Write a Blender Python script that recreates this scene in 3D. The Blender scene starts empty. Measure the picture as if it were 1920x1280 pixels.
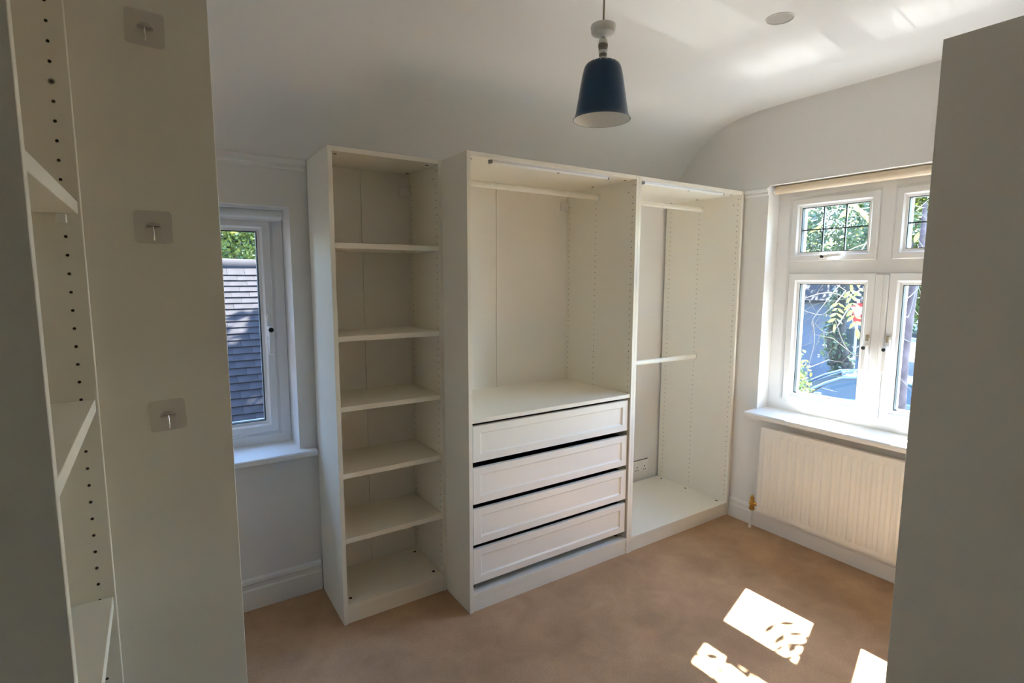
import bpy, bmesh, math, random
import numpy as np
from mathutils import Vector, Matrix

random.seed(7)
rng = np.random.default_rng(7)
C = bpy.context.scene.collection
SC = bpy.context.scene

# ---------------------------------------------------------------- camera, sky, sun, exposure
cam_data = bpy.data.cameras.new('camera')
cam = bpy.data.objects.new('camera', cam_data)
C.objects.link(cam)
YAW, PITCH, ROLL = 0.5839, 0.1176, 0.002
cy, sy = math.cos(YAW), math.sin(YAW)
fw = Vector((sy * math.cos(PITCH), cy * math.cos(PITCH), -math.sin(PITCH)))
rt = Vector((cy, -sy, 0.0))
up = rt.cross(fw)
rr = rt * math.cos(ROLL) + up * math.sin(ROLL)
uu = -rt * math.sin(ROLL) + up * math.cos(ROLL)
cam.matrix_world = Matrix(((rr.x, uu.x, -fw.x, -0.6024), (rr.y, uu.y, -fw.y, -2.5696),
                           (rr.z, uu.z, -fw.z, 1.5138), (0, 0, 0, 1)))
cam_data.sensor_width = 36.0
cam_data.lens = 1011.943 / 1920 * 36.0
cam_data.clip_start = 0.02
cam_data.clip_end = 500
SC.camera = cam

GLINT = 1.7
SUN_DIR = Vector((1.0, 0.31, 1.28)).normalized()      # from the room towards the sun
world = bpy.data.worlds.new('sky')
SC.world = world
world.use_nodes = True
wn = world.node_tree
wn.nodes.clear()
sky = wn.nodes.new('ShaderNodeTexSky')
sky.sky_type = 'NISHITA'
sky.sun_disc = False
sky.air_density = 1.0
sky.dust_density = 0.2
sky.ozone_density = 4.0
sky.sun_elevation = math.asin(SUN_DIR.z)
sky.sun_rotation = math.atan2(SUN_DIR.x, SUN_DIR.y)
bg = wn.nodes.new('ShaderNodeBackground')
bg.inputs['Strength'].default_value = 1.05
wo = wn.nodes.new('ShaderNodeOutputWorld')
wn.links.new(sky.outputs[0], bg.inputs[0])
wn.links.new(bg.outputs[0], wo.inputs[0])

sun_data = bpy.data.lights.new('sun', 'SUN')
sun_data.energy = 26.0
sun_data.angle = math.radians(0.53)
sun_data.color = (1.0, 0.985, 0.96)
sun = bpy.data.objects.new('sun', sun_data)
C.objects.link(sun)
sun.location = SUN_DIR * 30
sun.rotation_euler = SUN_DIR.to_track_quat('Z', 'Y').to_euler()

# added area lamps standing in for sun glinting off a car roof below
for yc in (-1.045, -1.545):
    gl = bpy.data.lights.new('glint_helper', 'AREA')
    gl.shape = 'RECTANGLE'
    gl.size = 0.03
    gl.size_y = 1.9
    gl.energy = GLINT
    gl.color = (1.0, 0.98, 0.96)
    gl.spread = math.radians(24)
    glo = bpy.data.objects.new('glint_helper', gl)
    C.objects.link(glo)
    glo.location = (2.52 + 4.0, yc + 0.13 * 4.0, -2.25)
    nz = (glo.location - Vector((2.52, yc, 1.79))).normalized()
    nx = Vector((-0.13, 1.0, 0.0)).normalized()
    ny = nz.cross(nx).normalized()
    nx = ny.cross(nz)
    glo.rotation_euler = Matrix((nx, ny, nz)).transposed().to_euler()

SC.view_settings.view_transform = 'Standard'
SC.view_settings.look = 'None'
SC.view_settings.gamma = 1
SC.view_settings.use_curve_mapping = False
SC.view_settings.exposure = 2.15
SC.cycles.use_denoising = True
SC.cycles.max_bounces = 14
SC.cycles.diffuse_bounces = 10
SC.cycles.transparent_max_bounces = 16
SC.cycles.caustics_reflective = False
SC.cycles.caustics_refractive = False
SC.cycles.sample_clamp_indirect = 8.0

# ---------------------------------------------------------------- materials
def mat(name, col, rough=0.5, spec=0.5, metal=0.0, noise=0.0, nscale=8.0, bump=0.0, bscale=200.0, col2=None, alpha=1.0, coat=0.0):
    m = bpy.data.materials.new(name)
    m.use_nodes = True
    nt = m.node_tree
    b = nt.nodes['Principled BSDF']
    b.inputs['Base Color'].default_value = (*col, 1)
    b.inputs['Roughness'].default_value = rough
    b.inputs['Specular IOR Level'].default_value = spec
    b.inputs['Metallic'].default_value = metal
    b.inputs['Alpha'].default_value = alpha
    b.inputs['Coat Weight'].default_value = coat
    if noise > 0 or bump > 0:
        tc = nt.nodes.new('ShaderNodeTexCoord')
    if noise > 0:
        n = nt.nodes.new('ShaderNodeTexNoise')
        n.inputs['Scale'].default_value = nscale
        n.inputs['Detail'].default_value = 5
        nt.links.new(tc.outputs['Object'], n.inputs['Vector'])
        mx = nt.nodes.new('ShaderNodeMix')
        mx.data_type = 'RGBA'
        c2 = col2 if col2 else tuple(c * (1 - noise) for c in col)
        mx.inputs[6].default_value = (*col, 1)
        mx.inputs[7].default_value = (*c2, 1)
        cr = nt.nodes.new('ShaderNodeValToRGB')
        cr.color_ramp.elements[0].position = 0.35
        cr.color_ramp.elements[1].position = 0.65
        nt.links.new(n.outputs[0], cr.inputs[0])
        nt.links.new(cr.outputs[0], mx.inputs[0])
        nt.links.new(mx.outputs[2], b.inputs['Base Color'])
    if bump > 0:
        n2 = nt.nodes.new('ShaderNodeTexNoise')
        n2.inputs['Scale'].default_value = bscale
        n2.inputs['Detail'].default_value = 3
        nt.links.new(tc.outputs['Object'], n2.inputs['Vector'])
        bp = nt.nodes.new('ShaderNodeBump')
        bp.inputs['Strength'].default_value = bump
        bp.inputs['Distance'].default_value = 0.003
        nt.links.new(n2.outputs[0], bp.inputs['Height'])
        nt.links.new(bp.outputs[0], b.inputs['Normal'])
    return m

def glass_mat(name, tint, refl=0.06):
    m = bpy.data.materials.new(name)
    m.use_nodes = True
    nt = m.node_tree
    nt.nodes.clear()
    t = nt.nodes.new('ShaderNodeBsdfTransparent')
    t.inputs[0].default_value = (*tint, 1)
    g = nt.nodes.new('ShaderNodeBsdfGlossy')
    g.inputs['Roughness'].default_value = 0.02
    mx = nt.nodes.new('ShaderNodeMixShader')
    mx.inputs[0].default_value = refl
    o = nt.nodes.new('ShaderNodeOutputMaterial')
    nt.links.new(t.outputs[0], mx.inputs[1])
    nt.links.new(g.outputs[0], mx.inputs[2])
    nt.links.new(mx.outputs[0], o.inputs[0])
    return m

def leaf_mat(name, col, col2, trans=0.35):
    m = bpy.data.materials.new(name)
    m.use_nodes = True
    nt = m.node_tree
    b = nt.nodes['Principled BSDF']
    out = nt.nodes['Material Output']
    geo = nt.nodes.new('ShaderNodeNewGeometry')
    mx = nt.nodes.new('ShaderNodeMix')
    mx.data_type = 'RGBA'
    mx.inputs[6].default_value = (*col, 1)
    mx.inputs[7].default_value = (*col2, 1)
    nt.links.new(geo.outputs['Random Per Island'], mx.inputs[0])
    nt.links.new(mx.outputs[2], b.inputs['Base Color'])
    b.inputs['Roughness'].default_value = 0.5
    tr = nt.nodes.new('ShaderNodeBsdfTranslucent')
    nt.links.new(mx.outputs[2], tr.inputs[0])
    ms = nt.nodes.new('ShaderNodeMixShader')
    ms.inputs[0].default_value = trans
    nt.links.new(b.outputs[0], ms.inputs[1])
    nt.links.new(tr.outputs[0], ms.inputs[2])
    nt.links.new(ms.outputs[0], out.inputs[0])
    return m

M_wall = mat('wall_paint', (0.81, 0.80, 0.78), 0.75, 0.25, bump=0.06, bscale=60)
M_landing = mat('landing_dark', (0.12, 0.10, 0.08), 0.8, 0.2)  # dark colour put in to cut bounce onto the near panels
M_ceil = mat('ceiling_paint', (0.82, 0.825, 0.825), 0.7, 0.25, bump=0.04, bscale=40)
M_trim = mat('gloss_trim_paint', (0.82, 0.815, 0.80), 0.3, 0.5)
M_lam = mat('white_laminate', (0.82, 0.785, 0.695), 0.42, 0.4, bump=0.03, bscale=350)
M_back = mat('backboard_foil', (0.84, 0.815, 0.76), 0.55, 0.3, bump=0.05, bscale=300)
M_front = mat('drawer_lacquer', (0.87, 0.84, 0.77), 0.35, 0.45)
M_darkbox = mat('dark_board', (0.018, 0.014, 0.011), 0.55, 0.3)  # near-black, so the gaps between drawer fronts stay dark
M_hole = mat('drilled_hole', (0.045, 0.037, 0.03), 0.9, 0.1)
M_grey = mat('grey_plastic', (0.28, 0.27, 0.26), 0.4)
M_upvc = mat('white_upvc', (0.86, 0.86, 0.86), 0.3, 0.5)
M_gasket = mat('black_gasket', (0.015, 0.02, 0.018), 0.6)
M_lead = mat('lead_strip', (0.06, 0.065, 0.07), 0.5, 0.5, 0.4)
M_glass = glass_mat('window_glass', (0.95, 0.97, 0.96))
M_carpet = mat('tan_carpet', (0.57, 0.37, 0.222), 0.95, 0.08, noise=0.23, nscale=2.8, bump=1.0, bscale=420)
_nt = M_carpet.node_tree
_b = _nt.nodes['Principled BSDF']
_src = _b.inputs['Base Color'].links[0].from_socket
_tc = _nt.nodes.new('ShaderNodeTexCoord')
_n = _nt.nodes.new('ShaderNodeTexNoise'); _n.inputs['Scale'].default_value = 260; _n.inputs['Detail'].default_value = 4
_n3 = _nt.nodes.new('ShaderNodeTexNoise'); _n3.inputs['Scale'].default_value = 6; _n3.inputs['Detail'].default_value = 6; _n3.inputs['Distortion'].default_value = 1.2
_nt.links.new(_tc.outputs['Object'], _n.inputs['Vector']); _nt.links.new(_tc.outputs['Object'], _n3.inputs['Vector'])
for _noise, _lo, _hi in ((_n, 0.80, 1.20), (_n3, 0.93, 1.07)):
    _mr = _nt.nodes.new('ShaderNodeMapRange')
    _mr.inputs['From Min'].default_value = 0.32; _mr.inputs['From Max'].default_value = 0.68
    _mr.inputs['To Min'].default_value = _lo; _mr.inputs['To Max'].default_value = _hi
    _nt.links.new(_noise.outputs[0], _mr.inputs['Value'])
    _mm = _nt.nodes.new('ShaderNodeMix'); _mm.data_type = 'RGBA'; _mm.blend_type = 'MULTIPLY'; _mm.inputs[0].default_value = 1.0
    _nt.links.new(_src, _mm.inputs[6]); _nt.links.new(_mr.outputs[0], _mm.inputs[7])
    _src = _mm.outputs[2]
_nt.links.new(_src, _b.inputs['Base Color'])
M_rad = mat('radiator_enamel', (0.85, 0.83, 0.79), 0.3, 0.5)
M_brass = mat('brass', (0.72, 0.42, 0.10), 0.25, 0.5, 0.9)
M_chrome = mat('chrome', (0.75, 0.74, 0.72), 0.15, 0.5, 1.0)
M_steel = mat('brushed_steel', (0.45, 0.44, 0.42), 0.3, 0.5, 1.0)
M_blue = mat('navy_enamel', (0.001, 0.048, 0.125), 0.28, 0.5)
M_white = mat('white_enamel', (0.85, 0.85, 0.83), 0.35)
M_plastic = mat('white_plastic', (0.80, 0.78, 0.74), 0.4)
M_cable = mat('cream_cable', (0.42, 0.36, 0.26), 0.6)
M_bulbtube = mat('dull_holder', (0.22, 0.20, 0.17), 0.45, 0.5, 0.3)
M_blindL = mat('white_blind_cloth', (0.74, 0.76, 0.78), 0.8, 0.2, bump=0.1, bscale=500)
M_blindR = mat('cream_blind_cloth', (0.74, 0.62, 0.47), 0.8, 0.2, bump=0.1, bscale=500)
M_grille = mat('grey_grille', (0.43, 0.42, 0.385), 0.6)
M_diff = mat('led_diffuser', (0.85, 0.84, 0.82), 0.3)
M_alu = mat('aluminium', (0.62, 0.62, 0.62), 0.35, 0.5, 0.8)
M_pad = mat('clear_pad', (0.55, 0.50, 0.48), 0.10, 0.6, alpha=0.13)
M_tile = mat('roof_tile_clay', (0.024, 0.020, 0.023), 0.85, 0.2, noise=0.45, nscale=3.5, bump=0.5, bscale=90)
M_bark = mat('bark', (0.15, 0.11, 0.11), 0.9, 0.15, noise=0.45, nscale=9, bump=0.8, bscale=40)
M_darkbark = mat('dark_bark', (0.045, 0.038, 0.035), 0.9, 0.15, noise=0.5, nscale=6, bump=0.8, bscale=30)
M_twig = mat('pale_twig', (0.18, 0.16, 0.125), 0.8, 0.2)
M_leafY = leaf_mat('yellow_green_leaf', (0.24, 0.25, 0.05), (0.06, 0.10, 0.03), 0.40)  # bright yellow-green and dark green mixed at random per leaf
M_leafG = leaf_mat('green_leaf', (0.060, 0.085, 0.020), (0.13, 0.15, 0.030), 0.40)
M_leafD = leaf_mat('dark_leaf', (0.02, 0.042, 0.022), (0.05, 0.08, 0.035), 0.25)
M_grass = mat('lawn', (0.022, 0.032, 0.010), 0.9, 0.1, noise=0.5, nscale=2)
M_road = mat('asphalt', (0.022, 0.024, 0.031), 0.85, 0.3, noise=0.3, nscale=4, bump=0.3, bscale=60)
M_bounce = mat('bounce_concrete', (0.14, 0.14, 0.138), 0.85, 0.2, noise=0.2, nscale=1.5)  # for the added drive that throws sun upward
M_slate = mat('dark_slate', (0.012, 0.013, 0.017), 0.8, 0.2, noise=0.4, nscale=6)
M_frame2 = mat('dull_window_frame', (0.06, 0.06, 0.065), 0.6)
M_stone = mat('grey_stone', (0.16, 0.155, 0.145), 0.85, 0.2, noise=0.25, nscale=20)
M_brick = mat('garage_brick', (0.09, 0.045, 0.035), 0.9, 0.1, noise=0.3, nscale=10)
M_carbody = mat('silver_blue_car_paint', (0.15, 0.19, 0.26), 0.22, 0.6, 0.5, coat=0.6)
M_carglass = mat('car_glass', (0.02, 0.03, 0.035), 0.06, 0.6)
M_tyre = mat('tyre', (0.02, 0.02, 0.02), 0.8)
M_red = mat('sign_red', (0.55, 0.03, 0.03), 0.4)
M_signw = mat('sign_white', (0.75, 0.75, 0.75), 0.4)
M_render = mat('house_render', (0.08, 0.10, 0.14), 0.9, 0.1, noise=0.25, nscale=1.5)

# ---------------------------------------------------------------- helpers
def empty(name, loc, rz=0.0):
    o = bpy.data.objects.new(name, None)
    o.empty_display_size = 0.1
    C.objects.link(o)
    o.location = loc
    o.rotation_euler = (0, 0, rz)
    return o

def tag(o, label=None, cat=None, group=None, kind=None):
    if label: o['label'] = label
    if cat: o['category'] = cat
    if group: o['group'] = group
    if kind: o['kind'] = kind
    return o

def thing(name, label, cat, loc=(0, 0, 0), rz=0.0, group=None):
    return tag(empty(name, loc, rz), label, cat, group)

def origin(p):
    v = Vector((0, 0, 0))
    while p is not None:
        v += p.location
        p = p.parent
    return v

def obj(name, bm, m, parent=None, local=False, smooth=False, bevel=0.0, seg=1):
    """links a bmesh as ONE mesh object; verts are world coords unless local"""
    me = bpy.data.meshes.new(name)
    if parent is not None and not local:
        bmesh.ops.translate(bm, verts=bm.verts, vec=-origin(parent))
    bmesh.ops.recalc_face_normals(bm, faces=bm.faces)
    bm.to_mesh(me)
    bm.free()
    me.materials.append(m)
    if smooth:
        me.polygons.foreach_set('use_smooth', [True] * len(me.polygons))
        me.set_sharp_from_angle(angle=math.radians(40))
    o = bpy.data.objects.new(name, me)
    C.objects.link(o)
    if parent is not None:
        o.parent = parent
    if bevel > 0:
        b = o.modifiers.new('bevel', 'BEVEL')
        b.width = bevel
        b.segments = seg
        b.limit_method = 'ANGLE'
    return o

def box(bm, x0, x1, y0, y1, z0, z1):
    vs = [bm.verts.new(p) for p in ((x0, y0, z0), (x1, y0, z0), (x1, y1, z0), (x0, y1, z0),
                                    (x0, y0, z1), (x1, y0, z1), (x1, y1, z1), (x0, y1, z1))]
    for f in ((0, 3, 2, 1), (4, 5, 6, 7), (0, 1, 5, 4), (1, 2, 6, 5), (2, 3, 7, 6), (3, 0, 4, 7)):
        bm.faces.new([vs[i] for i in f])

def B(*a):
    bm = bmesh.new()
    box(bm, *a)
    return bm

def lathe(bm, prof, n=32, c=(0, 0, 0), cap=False):
    """prof: list of (r, z); revolves round z through c"""
    rings = []
    for r, z in prof:
        if r < 1e-6:
            rings.append([bm.verts.new((c[0], c[1], c[2] + z))])
        else:
            rings.append([bm.verts.new((c[0] + r * math.cos(2 * math.pi * k / n), c[1] + r * math.sin(2 * math.pi * k / n), c[2] + z)) for k in range(n)])
    for a, b in zip(rings, rings[1:]):
        for k in range(n):
            k2 = (k + 1) % n
            if len(a) == 1 and len(b) == 1: continue
            if len(a) == 1: bm.faces.new((a[0], b[k2], b[k]))
            elif len(b) == 1: bm.faces.new((a[k], a[k2], b[0]))
            else: bm.faces.new((a[k], a[k2], b[k2], b[k]))
    if cap:
        for r in (rings[0], rings[-1]):
            if len(r) > 2: bm.faces.new(r)

def tube(bm, pts, rad, n=8):
    pts = [Vector(p) for p in pts]
    rads = rad if isinstance(rad, (list, tuple)) else [rad] * len(pts)
    prev = None
    rings = []
    for i, p in enumerate(pts):
        d = (pts[min(i + 1, len(pts) - 1)] - pts[max(i - 1, 0)]).normalized()
        if prev is None:
            a = d.orthogonal().normalized()
        else:
            a = (prev - d * prev.dot(d)).normalized()
        prev = a
        b = d.cross(a)
        rings.append([bm.verts.new(p + (a * math.cos(2 * math.pi * k / n) + b * math.sin(2 * math.pi * k / n)) * rads[i]) for k in range(n)])
    for r0, r1 in zip(rings, rings[1:]):
        for k in range(n):
            bm.faces.new((r0[k], r0[(k + 1) % n], r1[(k + 1) % n], r1[k]))
    bm.faces.new(rings[0])
    bm.faces.new(rings[-1])

def prism(bm, pts, off):
    """closed polygon pts (3-D) extruded by vector off"""
    a = [bm.verts.new(p) for p in pts]
    b = [bm.verts.new(Vector(p) + Vector(off)) for p in pts]
    bm.faces.new(a)
    bm.faces.new(b[::-1])
    n = len(pts)
    for i in range(n):
        bm.faces.new((a[i], a[(i + 1) % n], b[(i + 1) % n], b[i]))

def ring(bm, P, u0, u1, v0, v1, prof):
    """mitred rectangular ring; prof = closed list of (inset, depth); P(u, v, depth) -> point"""
    loops = []
    for ins, d in prof:
        loops.append([bm.verts.new(P(u, v, d)) for u, v in ((u0 + ins, v0 + ins), (u1 - ins, v0 + ins), (u1 - ins, v1 - ins), (u0 + ins, v1 - ins))])
    n = len(loops)
    for i in range(n):
        a, b = loops[i], loops[(i + 1) % n]
        for k in range(4):
            bm.faces.new((a[k], a[(k + 1) % 4], b[(k + 1) % 4], b[k]))

def leaf_cloud(bmverts, faces, centre, radii, n, size, seed_scale=1.0, hollow=0.55):
    base = len(bmverts)
    d = rng.normal(size=(n, 3))
    d /= np.linalg.norm(d, axis=1)[:, None]
    r = hollow + (1 - hollow) * rng.random(n) ** 0.6
    lump = 1 + 0.18 * np.sin(d[:, 0] * 7 + 1.3) * np.cos(d[:, 2] * 6) + 0.12 * np.sin(d[:, 1] * 11)
    p = np.array(centre) + d * (r * lump)[:, None] * np.array(radii)
    a = rng.normal(size=(n, 3)); a /= np.linalg.norm(a, axis=1)[:, None]
    b = np.cross(a, rng.normal(size=(n, 3))); b /= np.linalg.norm(b, axis=1)[:, None]
    s = size * (0.6 + 0.8 * rng.random(n))[:, None]
    q = np.stack([p - a * s, p + b * s * 0.5, p + a * s, p - b * s * 0.5], 1).reshape(-1, 3)
    bmverts.extend(map(tuple, q))
    faces.extend((base + 4 * i, base + 4 * i + 1, base + 4 * i + 2, base + 4 * i + 3) for i in range(n))

def pyobj(name, verts, faces, m, parent=None, kind=None):
    me = bpy.data.meshes.new(name)
    o3 = origin(parent) if parent else Vector((0, 0, 0))
    me.from_pydata([(v[0] - o3.x, v[1] - o3.y, v[2] - o3.z) for v in verts], [], faces)
    me.materials.append(m)
    o = bpy.data.objects.new(name, me)
    C.objects.link(o)
    if parent: o.parent = parent
    if kind: o['kind'] = kind
    return o

def struct(o, label=None):
    o['kind'] = 'structure'
    if label: o['label'] = label
    return o

# ---------------------------------------------------------------- room shell
XL, XR, YN, YB = -1.07, 2.41, -2.66, 0.03
ZC = 2.487
WT = 0.22
# back wall with the left window opening
LW = dict(x0=-0.75, x1=-0.078, z0=0.715, z1=1.823)
bm = bmesh.new()
box(bm, XL - WT, LW['x0'], YB, YB + 0.238, -0.05, 2.6)
box(bm, LW['x1'], XR + WT, YB, YB + 0.238, -0.05, 2.6)
box(bm, LW['x0'], LW['x1'], YB, YB + 0.238, -0.05, LW['z0'] - 0.02)
box(bm, LW['x0'], LW['x1'], YB, YB + 0.238, LW['z1'], 2.6)
struct(obj('wall_back', bm, M_wall))
bm = bmesh.new()      # outer brick leaf with a slightly narrower opening
y0_, y1_ = 0.269, 0.43
box(bm, XL - WT, LW['x0'] + 0.02, y0_, y1_, -0.05, 2.6)
box(bm, LW['x1'] - 0.02, XR + WT, y0_, y1_, -0.05, 2.6)
box(bm, LW['x0'] + 0.02, LW['x1'] - 0.02, y0_, y1_, -0.05, LW['z0'])
box(bm, LW['x0'] + 0.02, LW['x1'] - 0.02, y0_, y1_, LW['z1'] - 0.02, 2.6)
struct(obj('wall_outer_back', bm, M_brick))
# right wall with the front window opening
RW = dict(y0=-1.90, y1=-0.712, z0=0.715, z1=2.046)
bm = bmesh.new()
XO = XR + 0.18
box(bm, XR, XO, RW['y1'], YB + WT, -0.05, 2.6)
box(bm, XR, XO, YN - WT, RW['y0'], -0.05, 2.6)
box(bm, XR, XO, RW['y0'], RW['y1'], -0.05, RW['z0'] - 0.02)
box(bm, XR, XO, RW['y0'], RW['y1'], RW['z1'], 2.6)
struct(obj('wall_right', bm, M_wall))
bm = bmesh.new()
x0_, x1_ = 2.5915, 2.66
box(bm, x0_, x1_, RW['y1'] - 0.015, 0.43, -0.05, 2.6)
box(bm, x0_, x1_, YN - WT, RW['y0'] + 0.015, -0.05, 2.6)
box(bm, x0_, x1_, RW['y0'] + 0.015, RW['y1'] - 0.015, -0.05, 0.715)
box(bm, x0_, x1_, RW['y0'] + 0.015, RW['y1'] - 0.015, 2.036, 2.6)
struct(obj('wall_outer_right', bm, M_brick))
struct(obj('wall_left', B(XL - WT, XL, YN - WT, YB + WT, -0.05, 2.6), M_wall))
bm = bmesh.new()      # wide doorway behind the camera, opened to cut bounce light on the near panels
box(bm, XL - WT, -1.00, YN - 0.12, YN, -0.05, 2.6)
box(bm, 0.62, XR + WT, YN - 0.12, YN, -0.05, 2.6)
box(bm, -1.00, 0.62, YN - 0.12, YN, 2.10, 2.6)
struct(obj('wall_near', bm, M_wall))
bm = bmesh.new()      # unseen landing, made dark to swallow bounce light: floor, walls and ceiling
box(bm, -1.6, 1.2, -5.2, YN - 0.12, -0.05, 0.0)
box(bm, -1.7, -1.6, -5.2, YN - 0.12, -0.05, 2.6)
box(bm, 1.2, 1.3, -5.2, YN - 0.12, -0.05, 2.6)
box(bm, -1.7, 1.3, -5.3, -5.2, -0.05, 2.6)
box(bm, -1.7, 1.3, -5.3, YN - 0.12, 2.5, 2.6)
struct(obj('wall_landing', bm, M_landing))
# floor
bm = bmesh.new()
box(bm, XL, XR, YN, YB, -0.06, 0.0)
struct(obj('floor', bm, M_carpet))
# ceiling with the big cove over the back wall
prof = [(0.03, 2.035), (0.015, 2.075), (-0.015, 2.125), (-0.06, 2.182), (-0.125, 2.258), (-0.205, 2.335), (-0.29, 2.397), (-0.385, 2.442),
        (-0.49, 2.468), (-0.62, 2.482), (-0.80, ZC), (YN, ZC)]
bm = bmesh.new()
low = [[bm.verts.new((x, y, z)) for y, z in prof] for x in (XL, XR)]
hi = [[bm.verts.new((x, y, 2.62)) for y, z in (prof[0], prof[-1])] for x in (XL, XR)]
for i in range(len(prof) - 1):
    bm.faces.new((low[0][i], low[0][i + 1], low[1][i + 1], low[1][i]))
bm.faces.new((hi[0][0], hi[0][1], hi[1][1], hi[1][0]))
for k in (0, 1):
    bm.faces.new(low[k] + hi[k][::-1])
bm.faces.new((low[0][0], low[1][0], hi[1][0], hi[0][0]))
bm.faces.new((low[0][-1], low[1][-1], hi[1][1], hi[0][1]))
struct(obj('ceiling', bm, M_ceil, smooth=True))

# skirting: moulded profile (distance from wall, z)
SK = [(0, 0), (0.018, 0), (0.018, 0.092), (0.013, 0.100), (0.013, 0.118), (0.016, 0.124), (0.012, 0.136), (0.004, 0.144), (0, 0.146)]
bm = bmesh.new()
prism(bm, [(XL, YB - d, z) for d, z in SK], (0 - 0.004 - XL, 0, 0))
struct(obj('baseboard_back', bm, M_trim))
bm = bmesh.new()
prism(bm, [(XR - d, YN, z * 0.86) for d, z in SK], (0, -0.5665 - YN, 0))
struct(obj('baseboard_right', bm, M_trim))
# picture rails
PR = [(0, 0), (0.008, 0), (0.014, 0.010), (0.012, 0.022), (0.020, 0.030), (0.022, 0.044), (0.016, 0.050), (0, 0.050)]
bm = bmesh.new()
prism(bm, [(XL, YB - d, 1.984 + z) for d, z in PR], (-0.004 - XL, 0, 0))
struct(obj('trim_1', bm, M_trim))
bm = bmesh.new()
prism(bm, [(XR - d, -0.714, 1.990 + z * 0.92) for d, z in PR], (0, 0.1475, 0))
struct(obj('trim_2', bm, M_trim))

# ---------------------------------------------------------------- windows
def sash_prof(xin, xout, w):
    return [(0.0, xout), (0.0, xin + 0.004), (0.004, xin), (w * 0.62, xin), (w * 0.78, xin + 0.010), (w, xin + 0.014), (w, xout)]

def frame_prof(xin, xout, w):
    return [(0.0, xout), (0.0, xin), (w * 0.75, xin), (w, xin + 0.012), (w, xout)]

# right window (window_2): P(u = y, v = z, depth = x)
PX = lambda u, v, d: (d, u, v)
w2 = empty('window_2', (2.53, -1.30, 0.72))
struct(w2)
FI, FO, SI = 2.520, 2.590, 2.508
bm = bmesh.new()
ring(bm, PX, -1.885, -0.714, 0.722, 2.044, frame_prof(FI, FO, 0.088))
obj('frame', bm, M_upvc, w2)
bm = bmesh.new()   # transom
prism(bm, [(FO, -1.80, 1.530), (FI + 0.012, -1.80, 1.530), (FI, -1.80, 1.545), (FI, -1.80, 1.604), (FI + 0.012, -1.80, 1.622), (FO, -1.80, 1.622)], (0, 1.0, 0))
obj('transom', bm, M_upvc, w2)
bm = bmesh.new()   # upper mullion with pointed foot
prism(bm, [(FO, -1.338, 1.585), (FI + 0.012, -1.338, 1.60), (FI - 0.001, -1.320, 1.60), (FI - 0.001, -1.262, 1.60), (FI + 0.012, -1.244, 1.60), (FO, -1.244, 1.585)], (0, 0, 0.40))
obj('mullion', bm, M_upvc, w2)
bm = bmesh.new()   # cover strip between the two casements
prism(bm, [(FO, -1.326, 0.79), (SI - 0.002, -1.326, 0.79), (SI - 0.008, -1.321, 0.79), (SI - 0.008, -1.308, 0.79), (SI - 0.004, -1.305, 0.79), (SI - 0.008, -1.302, 0.79),
           (SI - 0.008, -1.271, 0.79), (SI - 0.002, -1.266, 0.79), (FO, -1.266, 0.79)], (0, 0, 0.743))
obj('cover_strip', bm, M_upvc, w2)

def handle_upright(sash, y, z, mirror):
    """espagnolette handle: rose, neck and a long grip pointing down, with a lock button"""
    bm = bmesh.new()
    box(bm, SI - 0.010, SI, y - 0.012, y + 0.012, z - 0.040, z + 0.045)
    box(bm, SI - 0.034, SI - 0.008, y - 0.010, y + 0.010, z - 0.018, z + 0.010)
    prism(bm, [(SI - 0.024, y - 0.011, z + 0.01), (SI - 0.042, y - 0.011, z + 0.005), (SI - 0.044, y - 0.009, z - 0.12), (SI - 0.030, y - 0.009, z - 0.125)], (0, 0.020, 0))
    h = obj('handle', bm, M_upvc, sash, bevel=0.003, seg=2)
    bm = bmesh.new()
    tube(bm, [(SI - 0.040, y, z - 0.006), (SI - 0.049, y, z - 0.006)], 0.0085, 14)
    o = obj('lock_button', bm, M_gasket, sash); o['label'] = 'black lock button'
    o = obj('keep', B(SI - 0.012, SI - 0.001, y - 0.008, y + 0.008, z + 0.028, z + 0.062), M_cable, sash, bevel=0.002); o['label'] = 'tan plastic catch'

def sash_right(y0, y1, z0, z1, w, leaded, label):
    bm = bmesh.new()
    ring(bm, PX, y0, y1, z0, z1, sash_prof(SI, FO - 0.006, w))
    s = obj('sash', bm, M_upvc, w2)
    bm = bmesh.new()
    ring(bm, PX, y0 + w - 0.001, y1 - w + 0.001, z0 + w - 0.001, z1 - w + 0.001, [(0, SI + 0.016), (0.0045, SI + 0.018), (0.0045, SI + 0.045), (0, SI + 0.045)])
    g = obj('gasket', bm, M_gasket, s); g['label'] = 'black rubber glazing gasket'
    obj('glass_pane', B(SI + 0.028, SI + 0.032, y0 + w - 0.004, y1 - w + 0.004, z0 + w - 0.004, z1 - w + 0.004), M_glass, s)
    if leaded:
        ya, yb, za, zb = y0 + w, y1 - w, z0 + w, z1 - w
        for k in (1, 2):
            yy = ya + (yb - ya) * k / 3
            obj('lead_strip', B(SI + 0.025, SI + 0.035, yy - 0.0035, yy + 0.0035, za, zb), M_lead, s)
        zz = (za + zb) / 2
        obj('lead_strip', B(SI + 0.0245, SI + 0.0355, ya, yb, zz - 0.0035, zz + 0.0035), M_lead, s)
    return s

sL = sash_right(-1.265, -0.806, 0.784, 1.540, 0.058, False, 'left')
sR = sash_right(-1.786, -1.327, 0.784, 1.540, 0.058, False, 'right')
tL = sash_right(-1.255, -0.802, 1.611, 1.962, 0.050, True, 'top left')
tR = sash_right(-1.782, -1.330, 1.611, 1.962, 0.050, True, 'top right')
handle_upright(sL, -1.250, 1.160, 1)
handle_upright(sR, -1.345, 1.160, 1)
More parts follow.
